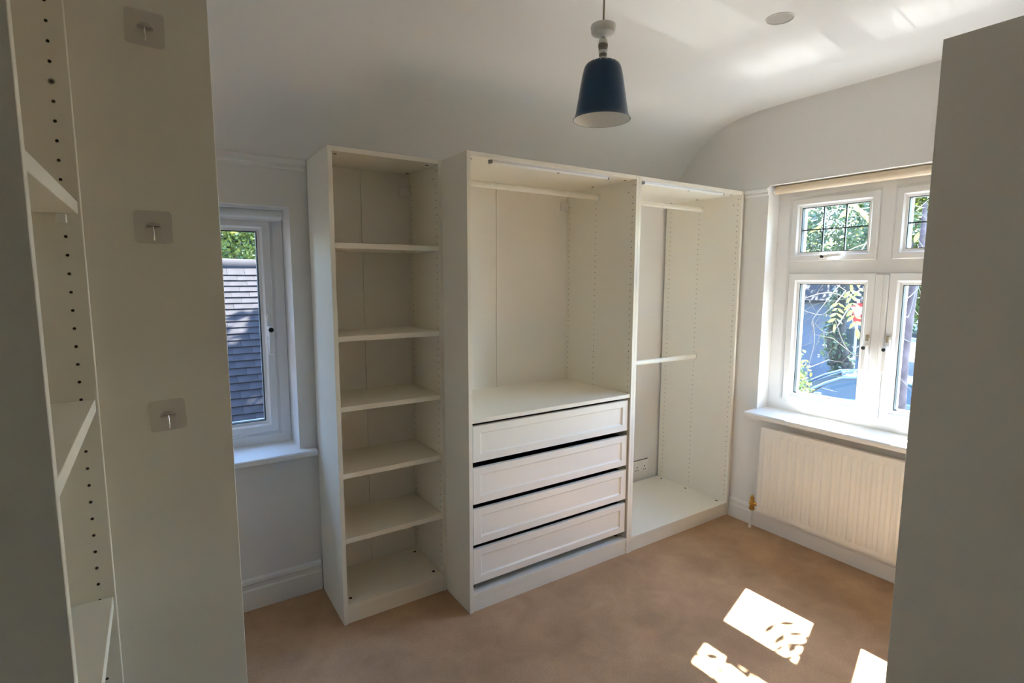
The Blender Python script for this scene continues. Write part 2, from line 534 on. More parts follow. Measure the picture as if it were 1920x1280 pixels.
# small handle on the top hung light
for s, yc in ((tL, -1.00), (tR, -1.53)):
    bm = bmesh.new()
    prism(bm, [(SI, yc + 0.030, 1.622), (SI - 0.024, yc + 0.022, 1.625), (SI - 0.030, yc - 0.085, 1.632), (SI - 0.016, yc - 0.095, 1.634), (SI - 0.010, yc - 0.02, 1.626), (SI, yc - 0.02, 1.622)], (0, 0, 0.018))
    obj('handle', bm, M_upvc, s, bevel=0.003, seg=2)
    bm = bmesh.new()
    tube(bm, [(SI - 0.022, yc, 1.634), (SI - 0.034, yc, 1.634)], 0.0085, 14)
    o = obj('lock_button', bm, M_gasket, s); o['label'] = 'black lock button'
bm = bmesh.new()   # inner sill board
prism(bm, [(2.545, -1.97, 0.700), (2.300, -1.97, 0.694), (2.294, -1.97, 0.700), (2.294, -1.97, 0.716), (2.300, -1.97, 0.724), (2.545, -1.97, 0.728)], (0, 1.272, 0))
# cut back beside the reveal: the nosing only runs past the opening by its horns
obj('sill', bm, M_trim, w2, bevel=0.002)
obj('outer_sill', B(2.593, 2.72, -1.885, -0.727, 0.7155, 0.735), M_stone, w2)

# left window (window_1): P(u = x, v = z, depth = y)
PY = lambda u, v, d: (u, d, v)
w1 = empty('window_1', (-0.41, 0.22, 0.72))
struct(w1)
GI, GO, HI = 0.200, 0.268, 0.188
bm = bmesh.new()
ring(bm, PY, -0.748, -0.080, 0.716, 1.822, frame_prof(GI, GO, 0.056))
obj('frame', bm, M_upvc, w1)
bm = bmesh.new()
ring(bm, PY, -0.690, -0.136, 0.774, 1.778, sash_prof(HI, GO - 0.006, 0.054))
s1 = obj('sash', bm, M_upvc, w1)
bm = bmesh.new()
ring(bm, PY, -0.637, -0.189, 0.827, 1.725, [(0, HI + 0.016), (0.0045, HI + 0.018), (0.0045, HI + 0.045), (0, HI + 0.045)])
g = obj('gasket', bm, M_gasket, s1); g['label'] = 'black rubber glazing gasket'
obj('glass_pane', B(-0.640, -0.186, HI + 0.028, HI + 0.032, 0.824, 1.728), M_glass, s1)
xh, zh = -0.158, 1.275
bm = bmesh.new()
box(bm, xh - 0.012, xh + 0.012, HI - 0.010, HI, zh - 0.04, zh + 0.05)
box(bm, xh - 0.010, xh + 0.010, HI - 0.034, HI - 0.008, zh - 0.018, zh + 0.010)
prism(bm, [(xh - 0.010, HI - 0.024, zh + 0.01), (xh - 0.010, HI - 0.042, zh + 0.005), (xh - 0.010, HI - 0.044, zh - 0.12), (xh - 0.010, HI - 0.030, zh - 0.125)], (0.020, 0, 0))
obj('handle', bm, M_upvc, s1, bevel=0.003, seg=2)
bm = bmesh.new()
tube(bm, [(xh, HI - 0.040, zh - 0.006), (xh, HI - 0.050, zh - 0.006)], 0.011, 14)
o = obj('lock_button', bm, M_gasket, s1); o['label'] = 'black lock button'
o = obj('keep', B(xh - 0.009, xh + 0.009, HI - 0.013, HI - 0.001, zh + 0.030, zh + 0.066), M_plastic, s1, bevel=0.002)
bm = bmesh.new()
prism(bm, [(-0.80, 0.2, 0.690), (-0.80, -0.020, 0.683), (-0.80, -0.027, 0.689), (-0.80, -0.027, 0.706), (-0.80, -0.021, 0.712), (-0.80, 0.2, 0.718)], (0.792, 0, 0))
obj('sill', bm, M_trim, w1, bevel=0.002)
obj('outer_sill', B(-0.728, -0.10, 0.270, 0.46, 0.7155, 0.735), M_stone, w1)

# ---------------------------------------------------------------- wardrobe units
T = 0.0185
H = 2.031
def disc(bm, c, ax, r, h=0.0006, n=8):
    """little raised disc at c with axis ax"""
    ax = Vector(ax)
    tube(bm, [Vector(c) - ax * 0.0004, Vector(c) + ax * h], r, n)

def holes(bm, xface, sgn, rows, z0, z1, r=0.0026, skip=()):
    z = z0
    while z < z1:
        for y in rows:
            if not any(abs(z - s) < 0.016 for s in skip):
                disc(bm, (xface, y, z), (sgn, 0, 0), r)
        z += 0.032

def cabinet(root, w, d, h=H, back=True, seams=(), shelves=(), base=0.085, rows='two', shelf_inset=0.004, hole0=None, skip=()):
    """local frame: x 0..w, front at y = -d, back at y = 0"""
    obj('side_panel', B(0, T, -d, 0, 0, h), M_lam, root, True, bevel=0.0008)
    obj('side_panel', B(w - T, w, -d, 0, 0, h), M_lam, root, True, bevel=0.0008)
    obj('top_panel', B(T, w - T, -d + 0.001, 0, h - T, h), M_lam, root, True, bevel=0.0008)
    obj('base_panel', B(T, w - T, -d + 0.001, 0, base - T, base), M_lam, root, True, bevel=0.0008)
    obj('plinth', B(T, w - T, -d + 0.006, -d + 0.006 + T, 0.0, base - T), M_lam, root, True)
    if back:
        xs = [T] + list(seams) + [w - T]
        for a, b in zip(xs, xs[1:]):
            obj('back_panel', B(a + 0.0012, b - 0.0012, -0.018, -0.013, base - 0.01, h - 0.01), M_back, root, True, bevel=0.001)
        obj('back_strip', B(T, w - T, -0.0125, -0.009, base, h - T), M_back, root, True)
    for z in shelves:
        obj('shelf', B(T + 0.0008, w - T - 0.0008, -d + shelf_inset, -0.020, z - 0.022, z), M_lam, root, True, bevel=0.0008)
    ry = [-d + 0.024, -0.040] + ([-0.272] if rows == 'three' else [])
    bm = bmesh.new()
    for xf, sg in ((T, 1), (w - T, -1)):
        holes(bm, xf, sg, ry, hole0 if hole0 else base + 0.045, h - 0.075, skip=skip)
        disc(bm, (xf, -d + 0.024, h - 0.045), (sg, 0, 0), 0.0026)
        disc(bm, (xf, -d + 0.009, h - 0.045), (sg, 0, 0), 0.0026)
        disc(bm, (xf, -d + 0.054, h - 0.077), (sg, 0, 0), 0.0026)
    o = obj('peg_holes', bm, M_hole, root, True)
    o['kind'] = 'stuff'
    # cam fittings in the base and under the top
    for x in (T + 0.028, w - T - 0.028):
        for y in ((-d + 0.055, -0.06) if rows == 'two' else (-d + 0.055, -0.27, -0.06)):
            bm = bmesh.new()
            disc(bm, (x, y, base), (0, 0, 1), 0.0075, 0.0008, 14)
            obj('cam_cap', bm, M_hole, root, True)
            bm = bmesh.new()
            disc(bm, (x, y, h - T), (0, 0, -1), 0.0075, 0.0008, 14)
            obj('cam_cap', bm, M_hole, root, True)

def rail(root, w, y, z, label=None):
    bm = bmesh.new()
    n = 14
    pts = [(T + 0.004, y + 0.0085 * math.cos(2 * math.pi * k / n), z + 0.0145 * math.sin(2 * math.pi * k / n)) for k in range(n)]
    prism(bm, pts, (w - 2 * T - 0.008, 0, 0))
    r = obj('hanging_rail', bm, M_lam, root, True, smooth=True)
    for x0, x1 in ((T, T + 0.012), (w - T - 0.012, w - T)):
        bm = bmesh.new()
        pts = [(x0, y + 0.013 * math.cos(2 * math.pi * k / n), z - 0.002 + 0.020 * math.sin(2 * math.pi * k / n)) for k in range(n)]
        prism(bm, pts, (x1 - x0, 0, 0))
        b = obj('rail_bracket', bm, M_plastic, r, True, smooth=True)
    bm = bmesh.new()
    disc(bm, (w - T - 0.0122, y, z - 0.012), (-1, 0, 0), 0.003, 0.001, 10)
    obj('screw', bm, M_hole, r, True)

YC = 0.010      # backs of the run along the back wall
# A: narrow shelving unit
dA = 0.343
A = thing('shelving_unit', 'narrow white open shelving unit with five shelves beside the small window', 'wardrobe', (0, YC, 0))
cabinet(A, 0.5, dA, seams=(0.236,), shelves=(1.654, 1.270, 0.972, 0.681, 0.390))
obj('wall_bracket', B(0.425, 0.481, -0.034, -0.0185, H - 0.123, H - 0.077), M_plastic, A, True, bevel=0.002)
# B: wide unit with drawers
dB, wB = 0.572, 1.002
Bw = thing('drawer_wardrobe', 'wide white open wardrobe with four drawers under a deep shelf', 'wardrobe', (0.5, YC, 0))
cabinet(Bw, wB, dB, seams=(0.486,), rows='three', base=0.090)
obj('wall_bracket', B(0.927, 0.983, -0.034, -0.0185, H - 0.124, H - 0.078), M_plastic, Bw, True, bevel=0.002)
obj('worktop_shelf', B(T + 0.0006, wB - T - 0.0006, -dB + 0.004, -0.020, 0.879, 0.898), M_lam, Bw, True, bevel=0.0008)
rail(Bw, wB, -0.292, 1.955)
DX0, DX1 = 0.0265, 0.9765
yf = -dB + 0.010
for z0, z1 in ((0.700, 0.864), (0.506, 0.672), (0.315, 0.481), (0.128, 0.292)):
    # framed (shaker) front: mitred ring + recessed field in one lacquered board
    PF = lambda u, v, dd: (u, dd, v)
    bm = bmesh.new()
    ins = [(0.0, yf + 0.018), (0.0, yf + 0.0012), (0.0012, yf), (0.038, yf), (0.0395, yf + 0.0035), (0.044, yf + 0.0060), (0.0455, yf + 0.0070)]
    loops = [[bm.verts.new(PF(u, v, dd)) for u, v in ((DX0 + i, z0 + i * 0.86), (DX1 - i, z0 + i * 0.86), (DX1 - i, z1 - i * 0.86), (DX0 + i, z1 - i * 0.86))] for i, dd in ins]
    for a, b in zip(loops, loops[1:]):
        for k in range(4):
            bm.faces.new((a[k], a[(k + 1) % 4], b[(k + 1) % 4], b[k]))
    bm.faces.new(loops[-1])
    bm.faces.new(loops[0][::-1])
    dr = obj('drawer', bm, M_front, Bw, True)
    bm = bmesh.new()     # box behind the front
    yb = -0.06
    box(bm, DX0 + 0.012, DX1 - 0.012, yf + 0.020, yb, z0 + 0.012, z0 + 0.020)
    box(bm, DX0 + 0.012, DX0 + 0.024, yf + 0.020, yb, z0 + 0.012, z1 - 0.010)
    box(bm, DX1 - 0.024, DX1 - 0.012, yf + 0.020, yb, z0 + 0.012, z1 - 0.010)
    box(bm, DX0 + 0.024, DX1 - 0.024, yb - 0.012, yb, z0 + 0.020, z1 - 0.010)
    box(bm, DX0 + 0.024, DX1 - 0.024, yf + 0.0185, yf + 0.030, z0 + 0.004, z1 - 0.004)
    bx = obj('drawer_box', bm, M_darkbox, dr, True); bx['label'] = 'black drawer box'
    for xa in (T + 0.0005, wB - T - 0.0105):
        rn = obj('drawer_runner', B(xa, xa + 0.010, yf + 0.022, -0.08, z0 + 0.004, z0 + 0.030), M_steel, dr, True); rn['label'] = 'dark steel drawer runner'
# C: open hanging wardrobe without a back
wC = 2.395 - 1.502
Cw = thing('hanging_wardrobe', 'backless white open wardrobe with two hanging rails next to the radiator wall', 'wardrobe', (1.502, YC, 0))
cabinet(Cw, wC, dB, back=False, rows='three')
rail(Cw, wC, -0.290, 1.950)
rail(Cw, wC, -0.292, 1.000)

# LED bars stuck under the tops of B and C
def led_bar(x0, x1, y, label):
    t = thing('light_bar', label, 'light', ((x0 + x1) / 2, y, H - T), 0, 'slim light bars under the wardrobe tops')
    zt = H - T - 0.0003
    bm = bmesh.new()
    prism(bm, [(x0 + 0.012, y - 0.014, zt), (x0 + 0.012, y + 0.014, zt), (x0 + 0.012, y + 0.012, zt - 0.007), (x0 + 0.012, y - 0.012, zt - 0.007)], (x1 - x0 - 0.024, 0, 0))
    obj('housing', bm, M_alu, t)
    bm = bmesh.new()
    prism(bm, [(x0 + 0.013, y + 0.010, zt - 0.0072), (x0 + 0.013, y + 0.007, zt - 0.015), (x0 + 0.013, y - 0.007, zt - 0.015), (x0 + 0.013, y - 0.010, zt - 0.0072)], (x1 - x0 - 0.026, 0, 0))
    d = obj('diffuser', bm, M_diff, t)
    bm = bmesh.new()
    lathe(bm, [(0.0, -0.0015), (0.005, -0.0012), (0.006, 0.0)], 14, ((x0 + x1) / 2 + 0.03, y, zt - 0.015))
    o = obj('sensor', bm, M_gasket, d); o['label'] = 'black motion sensor eye'
    for xa, s in ((x0 + 0.012, -1), (x1 - 0.012, 1)):
        bm = bmesh.new()
        prism(bm, [(xa, y - 0.014, zt), (xa + s * 0.012, y - 0.004, zt), (xa + s * 0.012, y + 0.004, zt), (xa, y + 0.014, zt)], (0, 0, -0.015))
        o = obj('end_cap', bm, M_grey, t)
led_bar(0.622, 1.318, -0.532, 'slim silver light bar under the top of the drawer wardrobe')
led_bar(1.548, 2.240, -0.532, 'slim silver light bar under the top of the backless wardrobe')

# D, E on the left wall, facing +x
HD = 2.062
dD = 0.35
xD = -0.700
Dw = thing('shelving_unit', 'open shelving unit at left edge seen end on, beside the hook panel', 'wardrobe', (xD - dD, -1.863, 0), math.pi / 2)
wD = 1.863 - 1.3325
cabinet(Dw, wD, dD, HD, seams=(0.26,), shelves=(1.644, 1.293, 0.912, 0.52), hole0=0.143, skip=(1.839,))
bm = bmesh.new()
disc(bm, (wD - T, -dD + 0.024, 1.839), (-1, 0, 0), 0.0046, 0.0015, 16)
o = obj('screw', bm, M_grey, Dw, True); o['label'] = 'steel connecting screw'
bm = bmesh.new()
for a_ in (0, 1):
    box(bm, wD - T - 0.0020, wD - T - 0.0012, -dD + 0.024 - (0.0024 if a_ else 0.0006), -dD + 0.024 + (0.0024 if a_ else 0.0006), 1.839 - (0.0006 if a_ else 0.0024), 1.839 + (0.0006 if a_ else 0.0024))
obj('screw_slot', bm, M_hole, o, True)
obj('shelf_peg', B(wD - T - 0.014, wD - T, -dD + 0.020, -dD + 0.034, 1.606, 1.621), M_plastic, Dw, True, bevel=0.001)
dE = 0.566
Ew = thing('tall_wardrobe', 'deep white wardrobe whose plain side carries three clear hooks', 'wardrobe', (xD - dD, -1.3318, 0), math.pi / 2)
cabinet(Ew, 0.752, dE, HD, seams=(0.37,), shelves=(1.2,), rows='three')
rail(Ew, 0.752, -0.28, 1.95)
# F near right, facing +y: only its side is in view
Fw = thing('tall_wardrobe', 'white wardrobe in right foreground showing only its shaded plain side', 'wardrobe', (1.867, -2.630, 0), math.pi)
cabinet(Fw, 1.0, 0.582, H, seams=(0.5,), rows='three')
rail(Fw, 1.0, -0.28, 1.95)

# ---------------------------------------------------------------- adhesive hooks
def hook(x, z, tilt, label):
    t = thing('adhesive_hook', label, 'hook', (x, -1.3325, z), 0, 'clear adhesive hooks on the wardrobe side')
    t.rotation_euler = (0, tilt, 0)
    s, n = 0.0305, 5
    pts = []
    for cx, cz, a0 in ((1, 1, 0), (-1, 1, 90), (-1, -1, 180), (1, -1, 270)):
        for k in range(n + 1):
            a = math.radians(a0 + 90 * k / n)
            pts.append((cx * (s - 0.007) + 0.007 * math.cos(a), 0, cz * (s - 0.007) + 0.007 * math.sin(a)))
    bm = bmesh.new()
    prism(bm, pts, (0, -0.0012, 0))
    obj('pad', bm, M_pad, t, True)
    bm = bmesh.new()     # clear moulded boss: an arched saddle
    arc = [(0.0135 * math.cos(math.radians(a)), -0.0013, -0.003 + 0.012 * math.sin(math.radians(a))) for a in range(0, 181, 20)]
    prism(bm, arc, (0, -0.006, 0))
    obj('boss', bm, M_pad, t, True, bevel=0.0015, seg=2)
    bm = bmesh.new()
    path = [(0, -0.005, 0.002), (0, -0.008, -0.004), (0, -0.0085, -0.012), (0, -0.009, -0.021), (0, -0.012, -0.0255), (0, -0.016, -0.0255), (0, -0.019, -0.022), (0, -0.020, -0.017)]
    tube(bm, path, 0.0017, 10)
    o = obj('wire_hook', bm, M_chrome, t, True, smooth=True); o['label'] = 'bright metal wire hook'
    bm = bmesh.new()
    tube(bm, [(-0.010, -0.006, 0.0015), (0.010, -0.006, 0.0015)], 0.0018, 10)
    obj('pivot_pin', bm, M_chrome, t, True, smooth=True)
hook(-0.587, 1.962, 0.03, 'clear adhesive hook, topmost of three on the wardrobe side')
hook(-0.596, 1.607, 0.0, 'clear adhesive hook, middle one of three on the wardrobe side')
hook(-0.595, 1.245, -0.05, 'clear adhesive hook, lowest of three on the wardrobe side')

# ---------------------------------------------------------------- pendant lamp
px, py = 0.511, -1.353
t = thing('pendant_lamp', 'navy blue enamel pendant lamp hanging from the ceiling', 'lamp', (px, py, 1.9680))
TL = 0.04     # the shade hangs a touch askew
bm = bmesh.new()
tube(bm, [(px, py, 2.2270), (px + 0.001, py, 2.36), (px, py, 2.485)], 0.0030, 10)
obj('cable', bm, M_cable, t, smooth=True)
bm = bmesh.new()
lathe(bm, [(0.0, 2.2290), (0.030, 2.2284), (0.0350, 2.2258), (0.0364, 2.2220), (0.0345, 2.2075), (0.0325, 2.2030), (0.022, 2.1981), (0.010, 2.1952), (0.004, 2.1935), (0.0, 2.1935)], 36, (px, py, 0))
obj('rose_cover', bm, M_white, t, smooth=True)
bm = bmesh.new()
lathe(bm, [(0.0, 2.1939), (0.006, 2.1935), (0.0100, 2.1900), (0.0126, 2.1840), (0.0135, 2.1765), (0.0132, 2.1752), (0, 2.1752)], 24, (px, py, 0))
obj('holder_cap', bm, M_white, t, smooth=True)
bm = bmesh.new()
lathe(bm, [(0.0, 2.1755), (0.0136, 2.1755), (0.0138, 2.1715), (0.0128, 2.1710), (0.0128, 2.1700), (0.0138, 2.1695), (0.0136, 2.1665), (0.0124, 2.1655), (0.0122, 2.1575), (0.0, 2.1575)], 24, (px, py, 0))
lathe(bm, [(0.0, 2.1500), (0.0116, 2.1500), (0.0112, 2.1480), (0.0108, 2.1400), (0.0114, 2.1385), (0.0, 2.1385)], 24, (px, py, 0))
o = obj('bulb_holder', bm, M_bulbtube, t, smooth=True); o['label'] = 'dull grey bulb holder'
bm = bmesh.new()
lathe(bm, [(0.0, 2.1585), (0.0121, 2.1585), (0.0126, 2.1560), (0.0122, 2.1510), (0.0118, 2.1490), (0, 2.1490)], 24, (px, py, 0))
obj('holder_ring', bm, M_white, t, smooth=True)
bm = bmesh.new()
lathe(bm, [(0.0, 2.1392), (0.0114, 2.1392), (0.0120, 2.1340), (0.0140, 2.1250), (0, 2.1250)], 24, (px, py, 0))
obj('shade_collar', bm, M_plastic, t, smooth=True)
shade_prof = [(0.012, 2.1272), (0.030, 2.1262), (0.042, 2.1235), (0.0475, 2.1195), (0.0515, 2.1135), (0.0545, 2.1050), (0.0585, 2.0870), (0.0640, 2.0543), (0.0700, 2.0161), (0.0755, 1.9840), (0.0790, 1.9740), (0.0822, 1.9690)]
bm = bmesh.new()
lathe(bm, [(r, z - 2.1305) for r, z in shade_prof] + [(0.0830, 1.9682 - 2.1305), (0.0822, 1.9675 - 2.1305)], 56, (px, py, 2.1305))
sh = obj('shade', bm, M_blue, t, smooth=True)
bm = bmesh.new()
lathe(bm, [(r - 0.0012, z - 0.0012) for r, z in shade_prof], 56, (px, py, 0))
o = obj('shade_lining', bm, M_white, sh, smooth=True); o['label'] = 'white enamel inside of the shade'
o.location = (0, 0, 0)
bm = bmesh.new()
for k in range(18):      # ring of pale vent holes round the crown
    a = 2 * math.pi * k / 18
    c = Vector((px + 0.0480 * math.cos(a), py + 0.0480 * math.sin(a), 2.1190))
    nrm = Vector((math.cos(a) * 0.78, math.sin(a) * 0.78, 0.62))
    tube(bm, [c - nrm * 0.001, c + nrm * 0.0005], 0.0015, 8)
o = obj('vent_hole', bm, M_white, sh); o['kind'] = 'stuff'
bm = bmesh.new()      # bulb inside
lathe(bm, [(0.0, 2.1285), (0.012, 2.1265), (0.013, 2.1054), (0.022, 2.0854), (0.028, 2.0623), (0.024, 2.0422), (0.012, 2.0322), (0.0, 2.0302)], 24, (px, py, 0))
obj('bulb', bm, M_white, t, smooth=True)

# ---------------------------------------------------------------- round ceiling grille
t = thing('ceiling_speaker', 'small round grey grille set flush in the white ceiling', 'speaker', (1.432, -1.319, ZC))
bm = bmesh.new()
lathe(bm, [(0.0465, 0.002), (0.0465, -0.003), (0.0485, -0.0042), (0.0505, -0.003), (0.051, 0.002)], 40, (1.432, -1.319, ZC))
obj('rim', bm, M_white, t, smooth=True)
bm = bmesh.new()
lathe(bm, [(0.0, -0.0025), (0.034, -0.0022), (0.0470, -0.0012), (0.0470, 0.002)], 40, (1.432, -1.319, ZC))
o = obj('grille', bm, M_grille, t, smooth=True); o['label'] = 'grey mesh grille'

# ---------------------------------------------------------------- radiator
y0r, y1r, z0r, z1r, xf = -1.805, -0.797, 0.128, 0.650, 2.322
t = thing('radiator', 'white fluted panel radiator on the wall under the large window', 'radiator', (2.34, (y0r + y1r) / 2, z0r))
pitch = 0.048
ys = [y1r]
n = int((y1r - y0r - 0.02) / pitch)
for k in range(n):
    yc = y1r - 0.012 - pitch * (k + 0.5)
    for o_ in (-0.5, -0.32, -0.22, -0.10, 0.10, 0.22, 0.32):
        ys.append(yc - o_ * pitch)
ys.append(y1r - 0.012 - pitch * n)
ys.append(y0r)
def flute(y):
    u = (y1r - 0.012 - y) / pitch
    if u < 0 or u > n: return 0.0
    f = abs((u % 1.0) - 0.5)
    return 0.0 if f > 0.335 else (1.0 if f < 0.14 else 0.5 + 0.5 * math.cos(math.pi * (f - 0.14) / 0.195))
zs = [(z0r, 0, 0.010), (z0r + 0.004, 0, 0.0), (z0r + 0.028, 0, 0), (z0r + 0.036, 0.5, 0), (z0r + 0.048, 1, 0), (z1r - 0.052, 1, 0), (z1r - 0.040, 0.55, 0), (z1r - 0.032, 0, 0), (z1r - 0.004, 0, 0), (z1r, 0, 0.010)]
bm = bmesh.new()
grid = [[bm.verts.new((xf + back + 0.002 - 0.010 * k * flute(y), y, z)) for y in ys] for z, k, back in zs]
for a, b in zip(grid, grid[1:]):
    for i in range(len(ys) - 1):
        bm.faces.new((a[i], a[i + 1], b[i + 1], b[i]))
obj('front_panel', bm, M_rad, t, smooth=True)
bm = bmesh.new()
box(bm, xf + 0.009, xf + 0.020, y0r + 0.001, y1r - 0.001, z0r + 0.001, z1r - 0.001)
obj('water_panel', bm, M_rad, t)
obj('wall_bracket', B(xf + 0.020, 2.408, y1r - 0.22, y1r - 0.18, 0.20, 0.60), M_rad, t)
obj('wall_bracket', B(xf + 0.020, 2.408, y0r + 0.18, y0r + 0.22, 0.20, 0.60), M_rad, t)
vy, vx = -0.752, 2.350
bm = bmesh.new()
lathe(bm, [(0.0, 0.208), (0.006, 0.207), (0.008, 0.200), (0.009, 0.192), (0.014, 0.190), (0.015, 0.182), (0.011, 0.178), (0.012, 0.172), (0.017, 0.168), (0.018, 0.150), (0.014, 0.145), (0.013, 0.138), (0.017, 0.135), (0.017, 0.118), (0.010, 0.114), (0.0, 0.114)], 8, (vx, vy, 0))
tube(bm, [(vx, vy, 0.158), (vx, y1r + 0.002, 0.158)], [0.012, 0.012], 6)
obj('valve', bm, M_brass, t)['label'] = 'brass lockshield valve'
bm = bmesh.new()
tube(bm, [(vx, vy, 0.116), (vx - 0.001, vy + 0.003, 0.06), (vx, vy + 0.006, 0.001)], 0.0085, 12)
obj('pipe', bm, M_trim, t, smooth=True)['label'] = 'white painted feed pipe'

# ---------------------------------------------------------------- socket on the back wall inside C
sx1, sx0, sz0, sz1 = 2.282, 2.136, 0.140, 0.226
t = thing('wall_socket', 'double power socket with dark surround low on the wall in the backless wardrobe', 'socket', ((sx0 + sx1) / 2, YB, sz0))
o = obj('gasket', B(sx0 - 0.003, sx1 + 0.003, YB - 0.003, YB - 0.0005, sz0 - 0.003, sz1 + 0.003), M_gasket, t); o['label'] = 'dark surround'
pl = obj('face_plate', B(sx0, sx1, YB - 0.010, YB - 0.003, sz0, sz1), M_white, t, bevel=0.002, seg=2)
for cx in (sx0 + 0.036, sx1 - 0.036):
    for dx, dz, ww, hh in ((0, 0.052, 0.006, 0.012), (-0.011, 0.030, 0.010, 0.006), (0.011, 0.030, 0.010, 0.006)):
        obj('pin_slot', B(cx + dx - ww / 2, cx + dx + ww / 2, YB - 0.0105, YB - 0.0095, sz0 + dz - hh / 2 - 0.012, sz0 + dz + hh / 2 - 0.012), M_gasket, pl)
for cx in (sx0 + 0.060, sx1 - 0.060):
    obj('switch', B(cx - 0.006, cx + 0.006, YB - 0.0135, YB - 0.010, sz0 + 0.056, sz0 + 0.076), M_white, pl, bevel=0.001)

# ---------------------------------------------------------------- roller blinds
def roller(name, label, a, b, r, m, drop, axis, tuck):
    t = thing(name, label, 'blind', tuple((Vector(a) + Vector(b)) / 2))
    d = (Vector(b) - Vector(a)).normalized()
    bm = bmesh.new()
    tube(bm, [a, b], r, 24)
    obj('roll', bm, m, t, smooth=True)
    bm = bmesh.new()
    off = Vector(tuck)
    q = [Vector(a) + off * r, Vector(b) + off * r]
    prism(bm, [q[0], q[1], q[1] + Vector((0, 0, -drop)), q[0] + Vector((0, 0, -drop))], off * 0.0012)
    obj('cloth', bm, m, t)
    bm = bmesh.new()
    z = -drop - 0.003
    tube(bm, [q[0] + Vector((0, 0, z)), q[1] + Vector((0, 0, z))], 0.007, 10)
    obj('bottom_bar', bm, m, t, smooth=True)
    for p, s in ((Vector(a), -1), (Vector(b), 1)):
        bm = bmesh.new()
        tube(bm, [p + d * 0.001 * s, p + d * 0.008 * s], r * 1.12, 20)
        obj('end_bracket', bm, M_upvc, t, smooth=True)
    return t
roller('roller_blind', 'white roller blind rolled up in the top of the small window', (-0.738, 0.095, 1.793), (-0.102, 0.095, 1.793), 0.021, M_blindL, 0.016, 'x', (0, 1, 0))
roller('roller_blind', 'cream roller blind rolled up above the large window', (2.462, -1.885, 2.021), (2.462, -0.730, 2.021), 0.023, M_blindR, 0.012, 'y', (1, 0, 0))

# ================================================================ outside
ZG = -2.4
bm = bmesh.new()
box(bm, -60, 90, -60, 90, ZG - 0.2, ZG - 0.02)
struct(obj('ground', bm, M_grass))
bm = bmesh.new()
box(bm, 2.66, 9.4, -9.0, 9.0, ZG - 0.03, ZG - 0.005)  # unseen drive added to bounce sunlight up onto the ceiling
struct(obj('bounce_drive', bm, M_bounce))
HEAD = Vector((-0.44, 0.90, 0)).normalized()
SIDE = Vector((0.90, 0.44, 0)).normalized()
bm = bmesh.new()     # road runs across the view and then away
c0 = Vector((14.6, 3.4, ZG - 0.02))
p = [c0 - HEAD * 45 - SIDE * 3.6, c0 + HEAD * 40 - SIDE * 3.6, c0 + HEAD * 40 + SIDE * 34, c0 - HEAD * 45 + SIDE * 34]
prism(bm, p, (0, 0, 0.02))
struct(obj('road', bm, M_road))

# --- neighbouring garage roof beyond the small window
th = math.radians(40)
RY, RZ = 4.10, 1.672
gx0, gx1 = -7.2, 2.3
g = thing('garage', 'neighbouring garage with a dark tiled roof beyond the small window', 'building', (-2.4, RY, ZG))
dirv = Vector((0, -math.cos(th), -math.sin(th)))
nrm = Vector((0, -math.sin(th), math.cos(th)))
ridge = Vector((0, RY, RZ - 0.055))
bm = bmesh.new()
q = [ridge + dirv * 2.5 - nrm * 0.03, ridge - nrm * 0.03, ridge - nrm * 0.09, ridge + dirv * 2.5 - nrm * 0.09]
prism(bm, [(gx0, v.y, v.z) for v in q], (gx1 - gx0, 0, 0))
q2 = [Vector((0, 2 * RY - v.y, v.z)) for v in q]
prism(bm, [(gx0, v.y, v.z) for v in q2], (gx1 - gx0, 0, 0))
obj('roof_deck', bm, M_darkbark, g)
eave = ridge + dirv * 2.45
bm = bmesh.new()
prism(bm, [(gx0 + 0.15, eave.y + 0.15, ZG), (gx0 + 0.15, eave.y + 0.15, eave.z - 0.02), (gx0 + 0.15, RY, RZ - 0.20), (gx0 + 0.15, 2 * RY - eave.y - 0.15, eave.z - 0.02), (gx0 + 0.15, 2 * RY - eave.y - 0.15, ZG)], (gx1 - gx0 - 0.3, 0, 0))
obj('wall', bm, M_brick, g)
gauge = 0.088
tw = 0.168
tm = bpy.data.meshes.new('tile')
bm = bmesh.new()     # cambered plain tile, length along -y, lying in its own plane
L_, n_ = 0.235, 4
pts_u = [(-tw / 2 + 0.0008 + (tw - 0.0016) * k / n_) for k in range(n_ + 1)]
top, bot = [], []
for yy in (0.0, -L_):
    top.append([bm.verts.new((u, yy, 0.021 - 0.016 * u * u * 4)) for u in pts_u])
    bot.append([bm.verts.new((u, yy, -0.016 * u * u * 4)) for u in pts_u])
for k in range(n_):
    bm.faces.new((top[0][k], top[1][k], top[1][k + 1], top[0][k + 1]))
    bm.faces.new((bot[0][k], bot[0][k + 1], bot[1][k + 1], bot[1][k]))
    bm.faces.new((top[1][k], bot[1][k], bot[1][k + 1], top[1][k + 1]))
    bm.faces.new((top[0][k], top[0][k + 1], bot[0][k + 1], bot[0][k]))
for s_ in (0, n_):
    bm.faces.new((top[0][s_], top[1][s_], bot[1][s_], bot[0][s_]))
bmesh.ops.recalc_face_normals(bm, faces=bm.faces)
bm.to_mesh(tm); bm.free()
tm.materials.append(M_tile)
Ncol, Nrow = 11, 27
tile_x0 = -0.70
go = origin(g)
extra_v, extra_f = [], []
def tile_matrix(col, row):
    lift = 0.010 + 0.018
    pos = ridge + dirv * (0.075 + gauge * row - gauge) + nrm * (0.008 + 0.022)
    x = tile_x0 + tw * (col + (0.5 if row % 2 else 0.0))
    tilt = th - math.radians(7.5) + random.uniform(-0.006, 0.006)
    return (Vector((x, pos.y, pos.z)) + Vector((random.uniform(-.0004, .0004), 0, random.uniform(-.001, .001)))), tilt, random.uniform(-0.008, 0.008)
